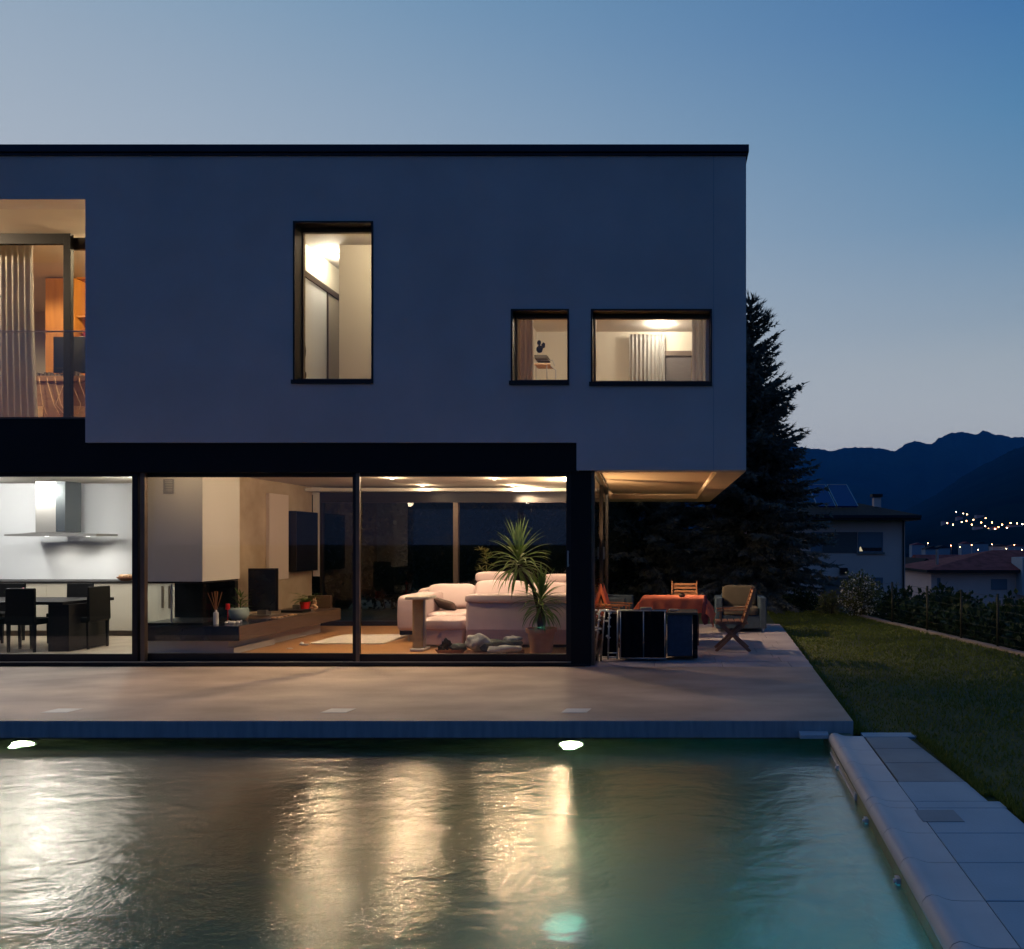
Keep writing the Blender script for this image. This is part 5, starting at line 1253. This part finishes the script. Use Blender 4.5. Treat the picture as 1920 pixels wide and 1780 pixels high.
nwin(1609, 1655, 998, 1036, True); nwin(1611, 1655, 1083, 1125); nwin(1520, 1541, 998, 1034)
b = MB(); b.box(X(1542, D0), X(1607, D0), D0-.04, D0-.002, Z(1037, D0), Z(998, D0)); b.build('panel', M['brown_shutter'], nh)
b = MB(); b.box(X(1542, D0), X(1608, D0), D0-.04, D0-.002, Z(1150, D0), Z(1083, D0)); b.build('panel', M['brown_shutter'], nh)
b = MB(); b.box(X(1574, D0), X(1588, D0), D0-.25, D0-.002, Z(1077, D0), Z(1065, D0)); b.build('wall_box', M['dark_metal'], nh)
b = MB(); b.tube([(X(1693, D0), D0-.08, ez-.2), (X(1693, D0), D0-.08, -6)], .05, 8); b.build('downpipe', M['dark_metal'], nh)

# ---- red roofed bungalow
D1 = 70
rh = thing('red_roof_house', 'low cream house with wide red tiled hip roof and skylight at the right', 'house', (X(1850, D1), D1, -6))
MB().box(X(1746, D1), X(2080, D1), D1, D1+10, -9, Z(1071, D1)).build('wall', M['wall_plaster'], rh)
ez1 = Z(1069, D1-1); b = MB(); a0, a1 = X(1738, D1-1), X(2100, D1-1); r0, r1, rz1 = X(1868, D1+4), X(1960, D1+4), Z(1032, D1+4)
A = [(a0, D1-1, ez1), (a1, D1-1, ez1), (a1, D1+11, ez1), (a0, D1+11, ez1)]; P0, P1 = (r0, D1+5, rz1), (r1, D1+5, rz1)
b.f([A[0], A[1], P1, P0]); b.f([A[3], A[0], P0]); b.f([A[1], A[2], P1]); b.f([A[2], A[3], P0, P1]); rf1 = b.build('roof', M['red_tiles'], rh)
MB().box(a0, a1, D1-1, D1+11, ez1-.25, ez1-.003).build('eaves', M['dark_metal'], rh)
MB().box(X(1770, D1), X(1773, D1), D1+2, D1+2.4, ez1, Z(1031, D1)).build('flue', M['alu'], rf1)
MB().box(X(1757, D1), X(1763, D1), D1-.06, D1-.002, Z(1105, D1), Z(1084, D1)).build('window', M['shutter'], rh)
MB().box(X(1858, D1), X(1888, D1), D1-.06, D1-.002, Z(1106, D1), Z(1086, D1)).build('window', M['shutter'], rh)
b = MB(); b.bar((X(1880, D1), D1+2.6, ez1+.55*(rz1-ez1)), (X(1897, D1), D1+2.6, ez1+.55*(rz1-ez1)), .9, .08, up=(0, -.3, .9)); b.build('skylight', M['shutter'], rf1)
MB().box(X(1905, D1), X(1925, D1), D1-1.4, D1+1, -3, Z(1045, D1)).build('chimney', M['pale_plaster'], rf1)
D2 = 95
gh = thing('gabled_house', 'small house with brown gable roof between the two larger houses', 'house', (X(1725, D2), D2, -8))
MB().box(X(1716, D2), X(1760, D2), D2, D2+8, -12, Z(1068, D2)).build('wall', M['pale_plaster'], gh)
b = MB(); b.extr([(X(1708, D2), Z(1070, D2)), (X(1768, D2), Z(1070, D2)), (X(1735, D2), Z(1047, D2))], 'y', D2-.6, D2+9); b.build('roof', M['roof_tiles'], gh)
D3 = 110
rh2 = thing('red_roof_house', 'house with plain dark red roof behind the gabled one', 'house', (X(1770, D3), D3, -8))
MB().box(X(1735, D3), X(1800, D3), D3, D3+8, -12, Z(1062, D3)).build('wall', M['wall_plaster'], rh2)
b = MB(); b.extr([(D3-.8, Z(1062, D3)), (D3+9, Z(1062, D3)), (D3+4, Z(1041, D3))], 'x', X(1728, D3), X(1850, D3)); b.build('roof', M['red_tiles'], rh2)

# ---- the town across the valley
rnd = random.Random(9)
def gz(x, y): return ground_h(x, y)
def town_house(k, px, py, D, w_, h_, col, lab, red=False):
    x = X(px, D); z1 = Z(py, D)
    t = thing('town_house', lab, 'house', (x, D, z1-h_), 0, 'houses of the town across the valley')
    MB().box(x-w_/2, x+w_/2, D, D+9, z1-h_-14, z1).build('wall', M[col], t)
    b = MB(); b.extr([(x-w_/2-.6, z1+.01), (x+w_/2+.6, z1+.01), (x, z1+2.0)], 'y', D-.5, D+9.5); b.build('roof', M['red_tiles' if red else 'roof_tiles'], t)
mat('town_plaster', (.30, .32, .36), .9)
k = 0
words = ['nearest the gabled house', 'left of the flue pipe', 'above the flue pipe', 'with a long pale front', 'above the red roof ridge', 'right of the red roof ridge', 'at the right edge of the photo', 'low and wide beside the lamps', 'small and pale under the hillside lamps', 'among the hillside lamps', 'highest on the hillside', 'at the right end of the hillside row', 'beside the orange hillside lamp', 'below the bright lamp cluster']
spec = [(1722, 1022, 420, 12), (1748, 1030, 300, 9), (1768, 1028, 320, 10), (1812, 1020, 420, 9), (1838, 1020, 450, 16), (1876, 1025, 380, 13), (1908, 1025, 400, 16), (1858, 1018, 600, 14),
        (1772, 978, 1150, 14), (1800, 970, 1200, 16), (1838, 966, 1250, 20), (1905, 985, 1150, 26), (1866, 990, 1100, 16), (1835, 988, 1100, 18)]
def hill_D(px, py):
    for (a, ya), (c_, yc) in zip(HILL, HILL[1:]):
        if a <= px <= c_: sk = ya + (yc-ya)*(px-a)/(c_-a)
    return 800 + 2500*min(.6, ((1042-py)/(1042-sk))**2)
for (px, py, D, w_), wd_ in zip(spec, words):
    if py < 1000: D = hill_D(px, py+7); w_ *= .62
    else: D *= 1.7
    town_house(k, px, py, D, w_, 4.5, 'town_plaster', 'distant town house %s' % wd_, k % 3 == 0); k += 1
def lamp_post(px, py, D, white, lab, r_):
    x, z1 = X(px, D), Z(py, D)
    t = thing('street_lamp', lab, 'street lamp', (x, D, z1-7), 0, 'lit lamps of the town across the valley')
    MB().tube([(x, D, z1-16), (x, D, z1-r_)], .12, 5).build('pole', M['alu'], t)
    MB().blob((x, D, z1), r_, r_, r_*.8, 8, 6).build('lamp_head', M['town_white' if white else 'town_light'], t)
LP = [(1793, 960, 1), (1806, 963, 1), (1813, 965, 1), (1825, 975, 0), (1803, 979, 1), (1787, 984, 1), (1833, 988, 0), (1847, 987, 0), (1860, 980, 0), (1879, 984, 0), (1866, 992, 0), (1907, 982, 1), (1917, 983, 1), (1760, 1025, 0), (1783, 1023, 0), (1834, 1031, 1), (1902, 1022, 0), (1887, 1029, 1), (1770, 979, 0)]
lw = ['highest of the hillside lamps', 'second lamp of the high pair on the hillside', 'right lamp of the high pair on the hillside', 'orange lamp under the long hillside house', 'white lamp below the high pair', 'faint lamp at the left of the hillside group', 'brightest orange lamp of the hillside group', 'orange lamp just right of the brightest one', 'orange lamp above the right half of the hillside group', 'lone orange lamp right of the hillside group', 'low orange lamp at the bottom of the hillside group', 'left lamp of the far right pair', 'right lamp of the far right pair', 'orange lamp left of the flue pipe in the valley', 'orange lamp right of the flue pipe in the valley', 'white lamp above the red roof slope', 'orange lamp above the red roof ridge', 'white lamp close over the red roof ridge', 'faint lamp far left on the hillside']
extra = [(1776, 981, 0, 'faint orange lamp under the left end of the hillside group'), (1797, 972, 0, 'orange lamp midway below the highest hillside lamp'), (1812, 977, 0, 'small orange lamp in the middle of the hillside group'), (1822, 984, 0, 'small orange lamp left of the brightest one'), (1840, 980, 0, 'small orange lamp above the brightest one'),
         (1854, 991, 0, 'small orange lamp below and right of the brightest one'), (1872, 989, 0, 'small orange lamp near the foot of the hillside group'), (1888, 990, 0, 'small orange lamp between the lone one and the far right pair'), (1895, 981, 0, 'small orange lamp just left of the far right pair'), (1848, 972, 0, 'faint lamp high above the brightest orange one'),
         (1740, 1019, 0, 'orange lamp in the valley over the gabled house'), (1800, 1026, 0, 'orange lamp in the valley between the flue pipe and the red ridge'), (1822, 1022, 0, 'faint valley lamp left of the red ridge'), (1860, 1021, 0, 'valley lamp just left of the red ridge top'), (1916, 1031, 1, 'valley lamp at the right edge of the photo')]
LP += [e[:3] for e in extra]; lw += [e[3] for e in extra]
for (px, py, wh), l_ in zip(LP, lw):
    D = hill_D(px, py+5) if py < 1000 else 640
    lamp_post(px, py, D, wh, l_, .75 if py < 1000 else .34)
